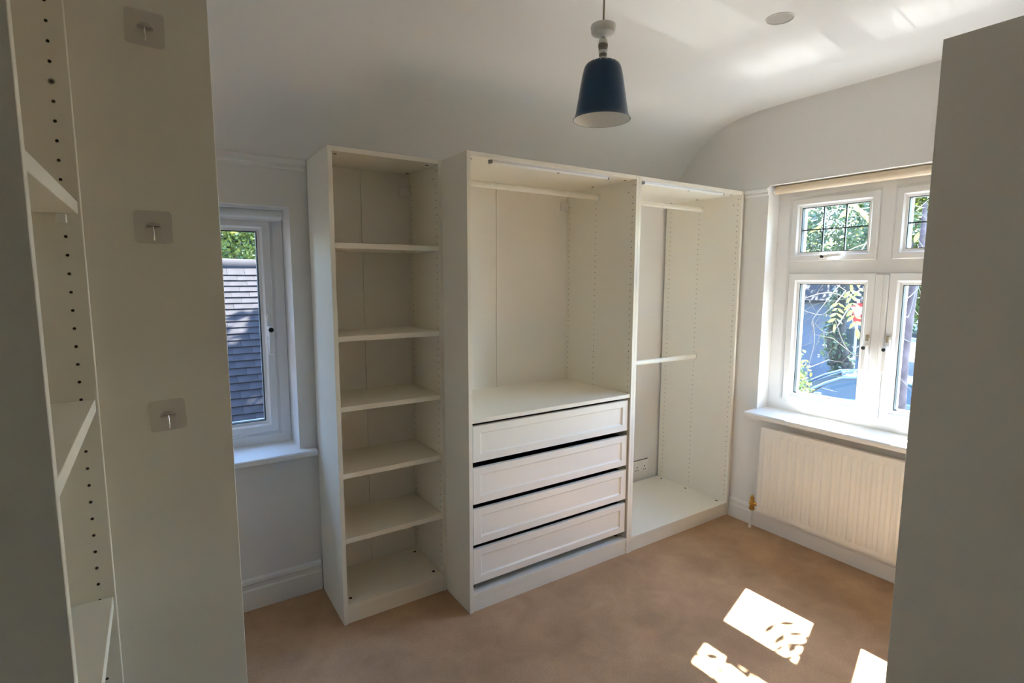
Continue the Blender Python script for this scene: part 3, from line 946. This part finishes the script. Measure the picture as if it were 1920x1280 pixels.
for row in range(Nrow):
    for col in range(-38, Ncol + 7):
        p_, tilt, rz = tile_matrix(col, row)
        if p_.x < gx0 + 0.05 or p_.x > gx1 - 0.05: continue
        if 0 <= col < Ncol:
            o = bpy.data.objects.new('tile', tm)
            C.objects.link(o)
            o.parent = g
            o.location = p_ - go
            o.rotation_euler = (tilt, rz, 0)
        else:
            Rm = Matrix.Translation(p_) @ Matrix.Rotation(tilt, 4, 'X')
            b0 = len(extra_v)
            for (u, v_, w_) in ((-1, 0, 0), (1, 0, 0), (1, -1, 0), (-1, -1, 0), (-1, 0, 1), (1, 0, 1), (1, -1, 1), (-1, -1, 1)):
                extra_v.append(tuple(Rm @ Vector((u * (tw / 2 - 0.002), v_ * L_, w_ * 0.021))))
            extra_f += [tuple(b0 + i for i in f) for f in ((0, 3, 2, 1), (4, 5, 6, 7), (0, 1, 5, 4), (1, 2, 6, 5), (2, 3, 7, 6), (3, 0, 4, 7))]
pyobj('outer_tiles', extra_v, extra_f, M_tile, g, 'stuff')
k = 0
x = gx0
rm = None
while x < gx1 - 0.2:
    if rm is None:
        bm = bmesh.new()
        n_ = 10
        def arc(r, xx): return [bm.verts.new((xx, -r * math.cos(math.pi * i / n_), r * math.sin(math.pi * i / n_) - 0.035)) for i in range(n_ + 1)]
        a, b = arc(0.115, 0.0), arc(0.108, 0.438)
        c, d = arc(0.098, 0.0), arc(0.092, 0.438)
        for i in range(n_):
            bm.faces.new((a[i], a[i + 1], b[i + 1], b[i]))
            bm.faces.new((c[i], d[i], d[i + 1], c[i + 1]))
            bm.faces.new((a[i], c[i], c[i + 1], a[i + 1]))
            bm.faces.new((b[i], b[i + 1], d[i + 1], d[i]))
        bmesh.ops.recalc_face_normals(bm, faces=bm.faces)
        rm = bpy.data.meshes.new('ridge_tile')
        bm.to_mesh(rm); bm.free()
        rm.materials.append(M_tile)
        rm.polygons.foreach_set('use_smooth', [True] * len(rm.polygons))
        rm.set_sharp_from_angle(angle=math.radians(45))
    o = bpy.data.objects.new('ridge_tile', rm)
    C.objects.link(o)
    o.parent = g
    o.location = Vector((x, RY, RZ - 0.035)) - go
    x += 0.448

# --- trees and shrubs
def tree(name, label, cat, base, h_trunk, r_trunk, blobs, leafm, barkm, lean=(0, 0), group=None):
    t = thing(name, label, cat, base, 0, group)
    bx, by, bz = base
    bm = bmesh.new()
    pts = [(bx + lean[0] * s + 0.05 * math.sin(s * 5), by + lean[1] * s + 0.05 * math.cos(s * 4), bz + h_trunk * s) for s in (0, .15, .35, .55, .75, 1)]
    tube(bm, pts, [r_trunk * (1.25 - 0.6 * s) for s in (0, .15, .35, .55, .75, 1)], 10)
    for i in range(4):
        a = random.uniform(0, 6.28)
        p0 = Vector(pts[3 + i % 2])
        p2 = p0 + Vector((math.cos(a), math.sin(a), 0.9)) * h_trunk * 0.28
        tube(bm, [p0, (p0 + p2) / 2 + Vector((0, 0, -0.1)), p2], [r_trunk * .5, r_trunk * .35, r_trunk * .12], 7)
    obj('trunk', bm, barkm, t, smooth=True)
    v, f = [], []
    for (c_, r_, n_, s_) in blobs:
        leaf_cloud(v, f, c_, r_, n_, s_)
    pyobj('foliage', v, f, leafm, t, 'stuff')
    return t

def vp(pxx, pyy, depth):
    """point of the real scene at a camera depth, used once to site the outdoor plants"""
    return Vector((-0.6024, -2.5696, 1.5138)) + (fw + rr * ((pxx - 960) / 1011.943) + uu * (-(pyy - 640) / 1011.943)) * depth

# behind the garage, beyond the small window
tree('tree', 'bright leafy tree rising behind the garage roof', 'tree', (0.4, 10.2, ZG), 6.0, 0.18,
     [((0.4, 9.6, 2.6), (2.1, 1.8, 2.4), 30000, 0.05), ((0.3, 10.4, 6.0), (2.4, 2.2, 2.8), 9000, 0.11)], M_leafY, M_bark)
tree('tree', 'unseen dark tree added behind the left end of the garage to cut sky light', 'tree', (-12.5, 9.0, ZG), 7.5, 0.22,
     [((-12.3, 9.0, 3.0), (3.0, 2.4, 3.0), 6000, 0.13), ((-12.3, 9.2, 7.0), (3.2, 2.6, 2.6), 6000, 0.13)], M_leafD, M_darkbark)  # tree added out of view to hold back sky light
for tx, lab in ((-5.2, 'unseen dark tree added behind the garage roof to cut sky light, second from the left end'), (6.4, 'unseen dark tree added behind the right end of the garage to cut sky light')):  # two more trees added out of view to dim the small window
    tree('tree', lab, 'tree', (tx, 11.0, ZG), 8.5, 0.24,
         [((tx, 10.8, 3.2), (2.3, 2.2, 3.2), 7000, 0.15), ((tx, 11.0, 7.6), (2.4, 2.4, 3.0), 6000, 0.16)], M_leafD, M_darkbark)
t = thing('hedge', 'tall dark hedge closing the view behind the garden trees', 'hedge', (0.6, 14.2, ZG))
v, f = [], []
for hx in (-2.2, 0.0, 2.2, 4.4):
    leaf_cloud(v, f, (hx, 14.2, 0.8), (1.7, 0.8, 3.6), 5000, 0.13, hollow=0.3)
pyobj('foliage', v, f, M_leafD, t, 'stuff')
bm = bmesh.new()
for hx in (-2.2, 0.0, 2.2, 4.4):
    tube(bm, [(hx, 14.2, ZG), (hx, 14.2, 0.5)], [0.09, 0.04], 7)
obj('stems', bm, M_darkbark, t)['kind'] = 'stuff'
tree('tree', 'taller tree at the right end of the garage, shading its roof', 'tree', (4.2, 3.9, ZG), 6.6, 0.15,
     [((4.1, 3.05, 5.0), (2.2, 1.35, 1.2), 6500, 0.12), ((1.6, 3.6, 6.4), (1.9, 1.6, 1.2), 4200, 0.12)], M_leafD, M_bark)  # second crown added out of view to block sky light

# street side
far = [(1420, 33, (0, 0), 2.6, 3.4, M_leafY, 'yellow green tree beyond the road seen in the upper left casement panes'),
       (1535, 43, (-1, 2), 2.9, 4.2, M_leafY, 'broad green tree behind the house across the road'),
       (1668, 27, (0, 0), 2.4, 3.2, M_leafG, 'green tree beyond the road seen in the upper right panes'),
       (1676, 22, (0, 0), 2.9, 5.6, M_leafG, 'street tree beside the road whose crown shades the asphalt in the right casement'),
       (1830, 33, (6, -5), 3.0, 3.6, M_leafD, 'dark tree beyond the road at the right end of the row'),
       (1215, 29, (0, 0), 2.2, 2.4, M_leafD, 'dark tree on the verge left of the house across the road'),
       (1745, 33, (8.6, 3.6), 3.0, 5.6, M_leafG, 'tall street tree far down the road whose crown dapples the asphalt')]
for i, (pxx, dep, off, rad, zc, lm, lab) in enumerate(far):
    b_ = vp(pxx, 520, dep) + Vector((off[0], off[1], 0))
    blobs = [((b_.x, b_.y, zc), (rad, rad, 2.4), 17000, 0.085), ((b_.x - .5, b_.y - .6, zc - 2.2), (rad * .75, rad * .75, 1.9), 8000, 0.085)]
    if i in (3, 6): blobs = [((b_.x, b_.y, zc), (rad, rad, 1.4), 9000, 0.11)]
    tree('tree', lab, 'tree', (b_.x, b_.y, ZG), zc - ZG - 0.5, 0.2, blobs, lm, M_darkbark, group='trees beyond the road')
# dark house front across the road
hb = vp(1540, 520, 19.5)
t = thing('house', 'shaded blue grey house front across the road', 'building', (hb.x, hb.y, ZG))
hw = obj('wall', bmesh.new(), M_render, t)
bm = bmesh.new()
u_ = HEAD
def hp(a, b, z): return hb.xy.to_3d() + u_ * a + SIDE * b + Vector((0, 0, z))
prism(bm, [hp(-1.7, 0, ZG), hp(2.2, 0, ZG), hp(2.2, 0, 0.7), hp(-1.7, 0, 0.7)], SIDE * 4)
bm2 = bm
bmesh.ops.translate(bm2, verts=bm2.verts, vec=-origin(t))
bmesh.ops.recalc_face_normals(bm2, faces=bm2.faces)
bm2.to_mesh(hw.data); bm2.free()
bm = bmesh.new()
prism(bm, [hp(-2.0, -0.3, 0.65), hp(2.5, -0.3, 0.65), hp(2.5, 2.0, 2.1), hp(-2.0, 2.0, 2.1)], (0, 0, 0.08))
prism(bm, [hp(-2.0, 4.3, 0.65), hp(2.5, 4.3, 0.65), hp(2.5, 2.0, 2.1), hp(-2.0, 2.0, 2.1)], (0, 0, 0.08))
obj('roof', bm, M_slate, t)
for a_ in (-0.9, 1.3):
    bm = bmesh.new()
    prism(bm, [hp(a_ - 0.5, -0.05, -1.3), hp(a_ + 0.5, -0.05, -1.3), hp(a_ + 0.5, -0.05, -0.2), hp(a_ - 0.5, -0.05, -0.2)], SIDE * 0.04)
    wdw = obj('window', bm, M_frame2, t)
    bm = bmesh.new()
    prism(bm, [hp(a_ - 0.43, -0.07, -1.23), hp(a_ + 0.43, -0.07, -1.23), hp(a_ + 0.43, -0.07, -0.27), hp(a_ - 0.43, -0.07, -0.27)], SIDE * 0.03)
    obj('pane', bm, M_carglass, wdw)

# dark leaning trunk in the left casement
b_ = vp(1568, 640, 16.2)
t = thing('tree', 'dark ivy covered tree trunk standing behind the parked car', 'tree', (b_.x, b_.y, ZG))
bm = bmesh.new()
pp = [vp(1590, 745, 16.2), vp(1580, 690, 16.2), vp(1566, 640, 16.2), vp(1574, 580, 16.2), vp(1584, 530, 16.3), vp(1580, 490, 16.4)]
pp[0].z = ZG
tube(bm, pp, [0.36, 0.30, 0.25, 0.20, 0.12, 0.06], 12)
obj('trunk', bm, M_darkbark, t, smooth=True)
v, f = [], []
for q_ in pp[1:4]:
    leaf_cloud(v, f, q_ + Vector((-0.1, 0, 0)), (0.34, 0.34, 0.7), 260, 0.07)
leaf_cloud(v, f, pp[5] + Vector((0, 0, 1.0)), (1.6, 1.6, 1.2), 4600, 0.07)
pyobj('foliage', v, f, M_leafD, t, 'stuff')
# low bush at the left of the car
b_ = vp(1500, 690, 12.0)
t = thing('bush', 'small bright green bush just left of the parked car', 'shrub', (b_.x, b_.y, ZG))
v, f = [], []
leaf_cloud(v, f, (b_.x - .1, b_.y + .1, b_.z - 0.9), (0.42, 0.42, 1.25), 1500, 0.055)
pyobj('foliage', v, f, M_leafY, t, 'stuff')
bm = bmesh.new()
tube(bm, [(b_.x, b_.y, ZG), (b_.x, b_.y, b_.z - 0.5)], [0.04, 0.02], 7)
obj('stem', bm, M_bark, t)

# --- slender near tree: trunk in the right casement, twigs and compound leaves in the left one
b_ = vp(1690, 800, 5.6)
t = thing('young_tree', 'slender reddish young tree close outside the large window', 'tree', (b_.x, b_.y, ZG))
bm = bmesh.new()
pp = [vp(1684, 800, 5.6), vp(1687, 745, 5.6), vp(1693, 670, 5.6), vp(1703, 600, 5.6), vp(1713, 540, 5.6), vp(1728, 470, 5.6), vp(1735, 380, 5.6)]
pp[0].z = ZG
tube(bm, pp, [0.075, 0.060, 0.052, 0.045, 0.038, 0.030, 0.018], 12)
obj('trunk', bm, M_bark, t, smooth=True)
twigs = [  # (pixel, pixel, depth) chains: arching bare twigs
    [(1722, 505, 5.5), (1690, 470, 5.1), (1640, 455, 4.7), (1590, 470, 4.5), (1545, 500, 4.4)],
    [(1626, 452, 4.7), (1585, 520, 4.5), (1565, 545, 4.4), (1525, 597, 4.4), (1523, 612, 4.4)],
    [(1523, 600, 4.4), (1527, 640, 4.4), (1515, 690, 4.4), (1509, 742, 4.4)],
    [(1590, 560, 4.5), (1560, 549, 4.5), (1530, 552, 4.5), (1503, 562, 4.5)],
    [(1588, 556, 4.5), (1598, 600, 4.45), (1612, 630, 4.4), (1640, 640, 4.4)],
    [(1586, 545, 4.5), (1560, 575, 4.4), (1540, 590, 4.4), (1516, 585, 4.4)],
    [(1592, 575, 4.5), (1565, 618, 4.4), (1545, 622, 4.4), (1528, 606, 4.4)],
    [(1566, 600, 4.4), (1580, 640, 4.4), (1600, 665, 4.4), (1630, 668, 4.4)],
    [(1722, 540, 5.5), (1700, 560, 5.2), (1692, 545, 5.1), (1700, 528, 5.0)],
    [(1716, 560, 5.5), (1735, 560, 5.3), (1738, 600, 5.2)],
    [(1720, 530, 5.5), (1705, 590, 5.3), (1697, 592, 5.2)],
    [(1704, 640, 5.5), (1690, 630, 5.3), (1694, 610, 5.2)],
    [(1735, 470, 5.5), (1715, 440, 5.2), (1705, 420, 5.0), (1690, 400, 4.9)],
    [(1730, 450, 5.5), (1745, 420, 5.2), (1718, 395, 5.0)],
]
bm = bmesh.new()
for tw_ in twigs:
    pts3 = [vp(*q_) for q_ in tw_]
    fine = []
    for i in range(len(pts3) - 1):
        for s in (0, .33, .66):
            p0, p1 = pts3[max(i - 1, 0)], pts3[i]
            p2, p3 = pts3[i + 1], pts3[min(i + 2, len(pts3) - 1)]
            fine.append(0.5 * ((2 * p1) + (p2 - p0) * s + (2 * p0 - 5 * p1 + 4 * p2 - p3) * s * s + (3 * p1 - p0 - 3 * p2 + p3) * s ** 3))
    fine.append(pts3[-1])
    m_ = len(fine)
    tube(bm, fine, [0.0048 * (1 - 0.6 * i / m_) for i in range(m_)], 5)
for i in range(46):     # fine side twigs
    ch = random.choice(twigs)
    a_ = Vector(vp(*random.choice(ch)))
    d_ = Vector((random.uniform(-.5, .5), random.uniform(-.5, .5), random.uniform(-.4, .25)))
    tube(bm, [a_, a_ + d_ * 0.35 + Vector((0, 0, 0.05)), a_ + d_ * 0.7], [0.0026, 0.002, 0.001], 4)
obj('twigs', bm, M_twig, t)['kind'] = 'stuff'
lmesh = bpy.data.meshes.new('leaf')
bm = bmesh.new()
ln = [(0, 0), (0.2, 0.11), (0.45, 0.17), (0.7, 0.13), (1.0, 0.0)]
mid = [bm.verts.new((u, 0, -0.03 * math.sin(math.pi * u))) for u, w in ln]
for s in (1, -1):
    ed = [bm.verts.new((u, s * w, 0.03 - 0.05 * u)) for u, w in ln[1:-1]]
    bm.faces.new((mid[0], ed[0], mid[1]))
    bm.faces.new((mid[1], ed[0], ed[1], mid[2]))
    bm.faces.new((mid[2], ed[1], ed[2], mid[3]))
    bm.faces.new((mid[3], ed[2], mid[4]))
bm.to_mesh(lmesh); bm.free()
lmesh.materials.append(M_leafY)
to = origin(t)
def sprig(a, b, n, size, face=fw):
    """pinnate leaf: n pairs of leaflets along a -> b"""
    a, b = Vector(a), Vector(b)
    ax = (b - a)
    L0 = ax.length
    ax.normalize()
    sidev = ax.cross(face).normalized()
    for i in range(n + 1):
        q_ = a + ax * L0 * i / n
        for s in ((1, -1) if i < n else (0,)):
            o = bpy.data.objects.new('leaf', lmesh)
            C.objects.link(o)
            o.parent = t
            xd = (ax * 0.55 + sidev * s * 0.8 + face * random.uniform(-.35, .35)).normalized() if s else ax
            yd = xd.cross(Vector((random.uniform(-.5, .5), random.uniform(-.5, .5), 0.4)) - face).normalized()
            zd = xd.cross(yd)
            k_ = size * random.uniform(0.8, 1.15)
            o.matrix_local = Matrix.Translation(q_ - to) @ Matrix(((xd.x, yd.x, zd.x, 0), (xd.y, yd.y, zd.y, 0), (xd.z, yd.z, zd.z, 0), (0, 0, 0, 1))) @ Matrix.Scale(k_, 4)
sprig(vp(1594, 545, 4.3), vp(1606, 614, 4.3), 6, 0.085)
sprig(vp(1572, 568, 4.3), vp(1566, 606, 4.3), 4, 0.07)
sprig(vp(1598, 548, 4.2), vp(1622, 532, 4.2), 2, 0.085)
sprig(vp(1600, 556, 4.2), vp(1594, 512, 4.2), 2, 0.085)
sprig(vp(1705, 475, 4.6), vp(1714, 455, 4.6), 1, 0.10)
# a spray higher up: it throws the leaf shadows into the sunlit patch
LD = Vector((1.0, 0.31, 1.28))
FL = -SUN_DIR * 1.6
def lp(x, y, t): return Vector((x, y, 0.0)) + LD * t      # a point on the sun ray that lands at floor (x, y)
sprig(lp(1.60, -1.36, 1.50), lp(1.50, -1.55, 1.38), 3, 0.088, FL)
sprig(lp(1.50, -1.46, 1.46), lp(1.40, -1.62, 1.34), 3, 0.088, FL)
sprig(lp(1.66, -1.50, 1.50), lp(1.55, -1.60, 1.40), 2, 0.08, FL)
sprig(lp(1.28, -1.46, 1.50), lp(1.20, -1.36, 1.42), 1, 0.095, FL)
bm = bmesh.new()
for a_, b_ in ((lp(1.62, -1.33, 1.52), lp(1.48, -1.58, 1.36)), (lp(1.60, -1.36, 1.50), lp(1.38, -1.64, 1.32)), (lp(1.62, -1.33, 1.52), lp(1.18, -1.34, 1.42)), (lp(1.62, -1.33, 1.52), vp(1735, 390, 5.58))):
    tube(bm, [a_, (a_ + b_) / 2 + Vector((0, 0, 0.05)), b_], [0.0035, 0.003, 0.002], 5)
obj('twigs', bm, M_twig, t)['kind'] = 'stuff'

# --- parked car (its front points to the left of the picture)
cc = vp(1520, 520, 14.2)
cc = Vector((cc.x, cc.y, ZG)) - HEAD * 0.95
t = thing('car', 'silver blue hatchback car parked on the road below the window', 'car', tuple(cc))
def cp(l, s, z): return cc + HEAD * l + SIDE * s + Vector((0, 0, z))
body = [(-2.05, 0.25), (-2.12, 0.55), (-2.08, 0.85), (-1.95, 0.98), (0.75, 0.97), (0.95, 0.95), (1.75, 0.82), (2.05, 0.66), (2.12, 0.45), (2.05, 0.25)]
hwid = 0.86
bm = bmesh.new()
ringsv = []
for s, kx, dz in ((-hwid, 0.985, -0.02), (-hwid + 0.07, 1.0, 0.0), (hwid - 0.07, 1.0, 0.0), (hwid, 0.985, -0.02)):
    ringsv.append([bm.verts.new(cp(l * kx, s, z + (dz if z > 0.6 else 0))) for l, z in body])
for a, b in zip(ringsv, ringsv[1:]):
    for i in range(len(body)):
        j = (i + 1) % len(body)
        bm.faces.new((a[i], a[j], b[j], b[i]))
bm.faces.new(ringsv[0]); bm.faces.new(ringsv[-1][::-1])
obj('body', bm, M_carbody, t, smooth=True, bevel=0.02, seg=2)
# cabin: roof skin, pillars, glass
roofl = [(-1.85, 0.97), (-1.55, 1.36), (-1.1, 1.46), (-0.3, 1.48), (0.1, 1.44), (0.45, 1.28), (0.98, 0.95)]
bm = bmesh.new()
def hw_(z): return hwid - 0.03 - 0.20 * max(0, z - 0.95) / 0.53
def strip(i0, i1, zo=0.0):
    rowv = []
    for l, z in roofl[i0:i1 + 1]:
        w_ = hw_(z)
        rowv.append([bm.verts.new(cp(l, s, z + c_)) for s, c_ in ((-w_, -0.01 + zo), (-w_ * .6, 0.02 + zo), (0, 0.03 + zo), (w_ * .6, 0.02 + zo), (w_, -0.01 + zo))])
    for a, b in zip(rowv, rowv[1:]):
        for i in range(4):
            bm.faces.new((a[i], a[i + 1], b[i + 1], b[i]))
strip(1, 4)
obj('roof', bm, M_carbody, t, smooth=True)
bm = bmesh.new(); strip(4, 6, -0.012)
obj('windscreen', bm, M_carglass, t, smooth=True)
bm = bmesh.new(); strip(0, 1, -0.012)
obj('rear_screen', bm, M_carglass, t, smooth=True)
for sg in (-1, 1):
    bm = bmesh.new()
    bm.faces.new([bm.verts.new(cp(l, sg * (hw_(z) - 0.012), z)) for l, z in ((-1.75, 0.97), (-1.48, 1.33), (-1.1, 1.42), (-0.3, 1.44), (0.08, 1.40), (0.42, 1.25), (0.85, 0.96))])
    obj('side_glass', bm, M_carglass, t)
    bm = bmesh.new()
    tube(bm, [cp(1.00, sg * (hw_(0.95) + 0.0), 0.94), cp(0.46, sg * hw_(1.28), 1.275), cp(0.10, sg * hw_(1.44), 1.435), cp(-0.3, sg * hw_(1.47), 1.472), cp(-1.1, sg * hw_(1.45), 1.452), cp(-1.53, sg * hw_(1.36), 1.36), cp(-1.84, sg * hw_(0.97), 0.97)], 0.038, 8)
    tube(bm, [cp(-0.42, sg * hw_(0.95), 0.95), cp(-0.45, sg * hw_(1.47), 1.46)], 0.04, 6)
    obj('pillar', bm, M_carbody, t, smooth=True)
    bm = bmesh.new()
    mc = cp(0.60, sg * (hwid + 0.11), 1.02)
    lathe(bm, [(0.0, -0.075), (0.06, -0.06), (0.09, 0.0), (0.07, 0.055), (0.0, 0.07)], 12, mc)
    bmesh.ops.scale(bm, vec=(1.15, 1.15, 1.0), space=Matrix.Translation(-mc), verts=bm.verts)
    tube(bm, [cp(0.62, sg * (hwid - 0.06), 0.96), cp(0.60, sg * (hwid + 0.08), 0.98)], 0.03, 6)
    obj('wing_mirror', bm, M_carbody, t, smooth=True)
    for l in (-1.30, 1.35):
        bm = bmesh.new()
        tube(bm, [cp(l, sg * (hwid - 0.18), 0.31), cp(l, sg * (hwid + 0.01), 0.31)], 0.31, 24)
        w_ = obj('wheel', bm, M_tyre, t)
        bm = bmesh.new()
        tube(bm, [cp(l, sg * (hwid + 0.005), 0.31), cp(l, sg * (hwid + 0.02), 0.31)], 0.20, 20)
        obj('hub_cap', bm, M_alu, w_)
    bm = bmesh.new()
    tube(bm, [cp(0.25, sg * (hwid - 0.0), 0.88), cp(0.02, sg * (hwid + 0.02), 0.88)], 0.016, 8)
    obj('door_handle', bm, M_carbody, t)
    bm = bmesh.new()
    lathe(bm, [(0, -.07), (.10, -.04), (.12, 0), (.10, .05), (0, .07)], 12, cp(1.93, sg * 0.62, 0.68))
    obj('headlamp', bm, M_signw, t, smooth=True)

# --- give way sign behind the twigs
sp = vp(1608, 584, 17.5)
t = thing('road_sign', 'red and white triangular give way sign behind the leaves', 'sign', (sp.x, sp.y, ZG))
bm = bmesh.new()
tube(bm, [(sp.x, sp.y, ZG), (sp.x, sp.y, sp.z + 0.40)], 0.04, 10)
obj('post', bm, M_grey, t)
def tri(R_, off):
    pts = []
    for a in (90, 210, 330):
        for da in (-9, 9):
            aa = math.radians(-a + da)
            pts.append(Vector((sp.x, sp.y, sp.z + 0.02)) + HEAD * (R_ * math.cos(aa)) + Vector((0, 0, R_ * math.sin(aa))) - SIDE * off)
    return pts
bm = bmesh.new(); prism(bm, tri(0.40, 0.06), SIDE * 0.012)
pl = obj('plate', bm, M_red, t)
bm = bmesh.new(); prism(bm, tri(0.22, 0.068), SIDE * 0.006)
o = obj('plate_centre', bm, M_signw, pl); o['label'] = 'white centre of the sign'

# --- small far car in the right casement
fc = vp(1714, 612, 38.0)
t = thing('car', 'distant small pale blue car far down the road', 'car', (fc.x, fc.y, ZG))
bm = bmesh.new()
prof_ = [(-2.0, .3), (-2.05, .85), (-1.7, .95), (-1.3, 1.42), (0.2, 1.45), (0.9, .95), (1.9, .8), (2.05, .5), (2.0, .3)]
dd_ = Vector((-0.8, -0.45, 0)).normalized(); ss_ = Vector((-dd_.y, dd_.x, 0))
prism(bm, [Vector((fc.x, fc.y, ZG)) + dd_ * l - ss_ * 0.85 + Vector((0, 0, z)) for l, z in prof_], ss_ * 1.7)
obj('body', bm, M_carbody, t, bevel=0.08, seg=2)
bm = bmesh.new()
prism(bm, [Vector((fc.x, fc.y, ZG)) + dd_ * l - ss_ * 0.86 + Vector((0, 0, z)) for l, z in ((-1.5, .98), (-1.2, 1.36), (0.15, 1.38), (0.7, .98))], ss_ * 1.72)
obj('side_glass', bm, M_carglass, t)
for l in (-1.25, 1.3):
    for s in (-0.87, 0.67):
        bm = bmesh.new()
        c_ = Vector((fc.x, fc.y, ZG + 0.32)) + dd_ * l + ss_ * s
        tube(bm, [c_, c_ + ss_ * 0.2], 0.32, 16)
        obj('wheel', bm, M_tyre, t)
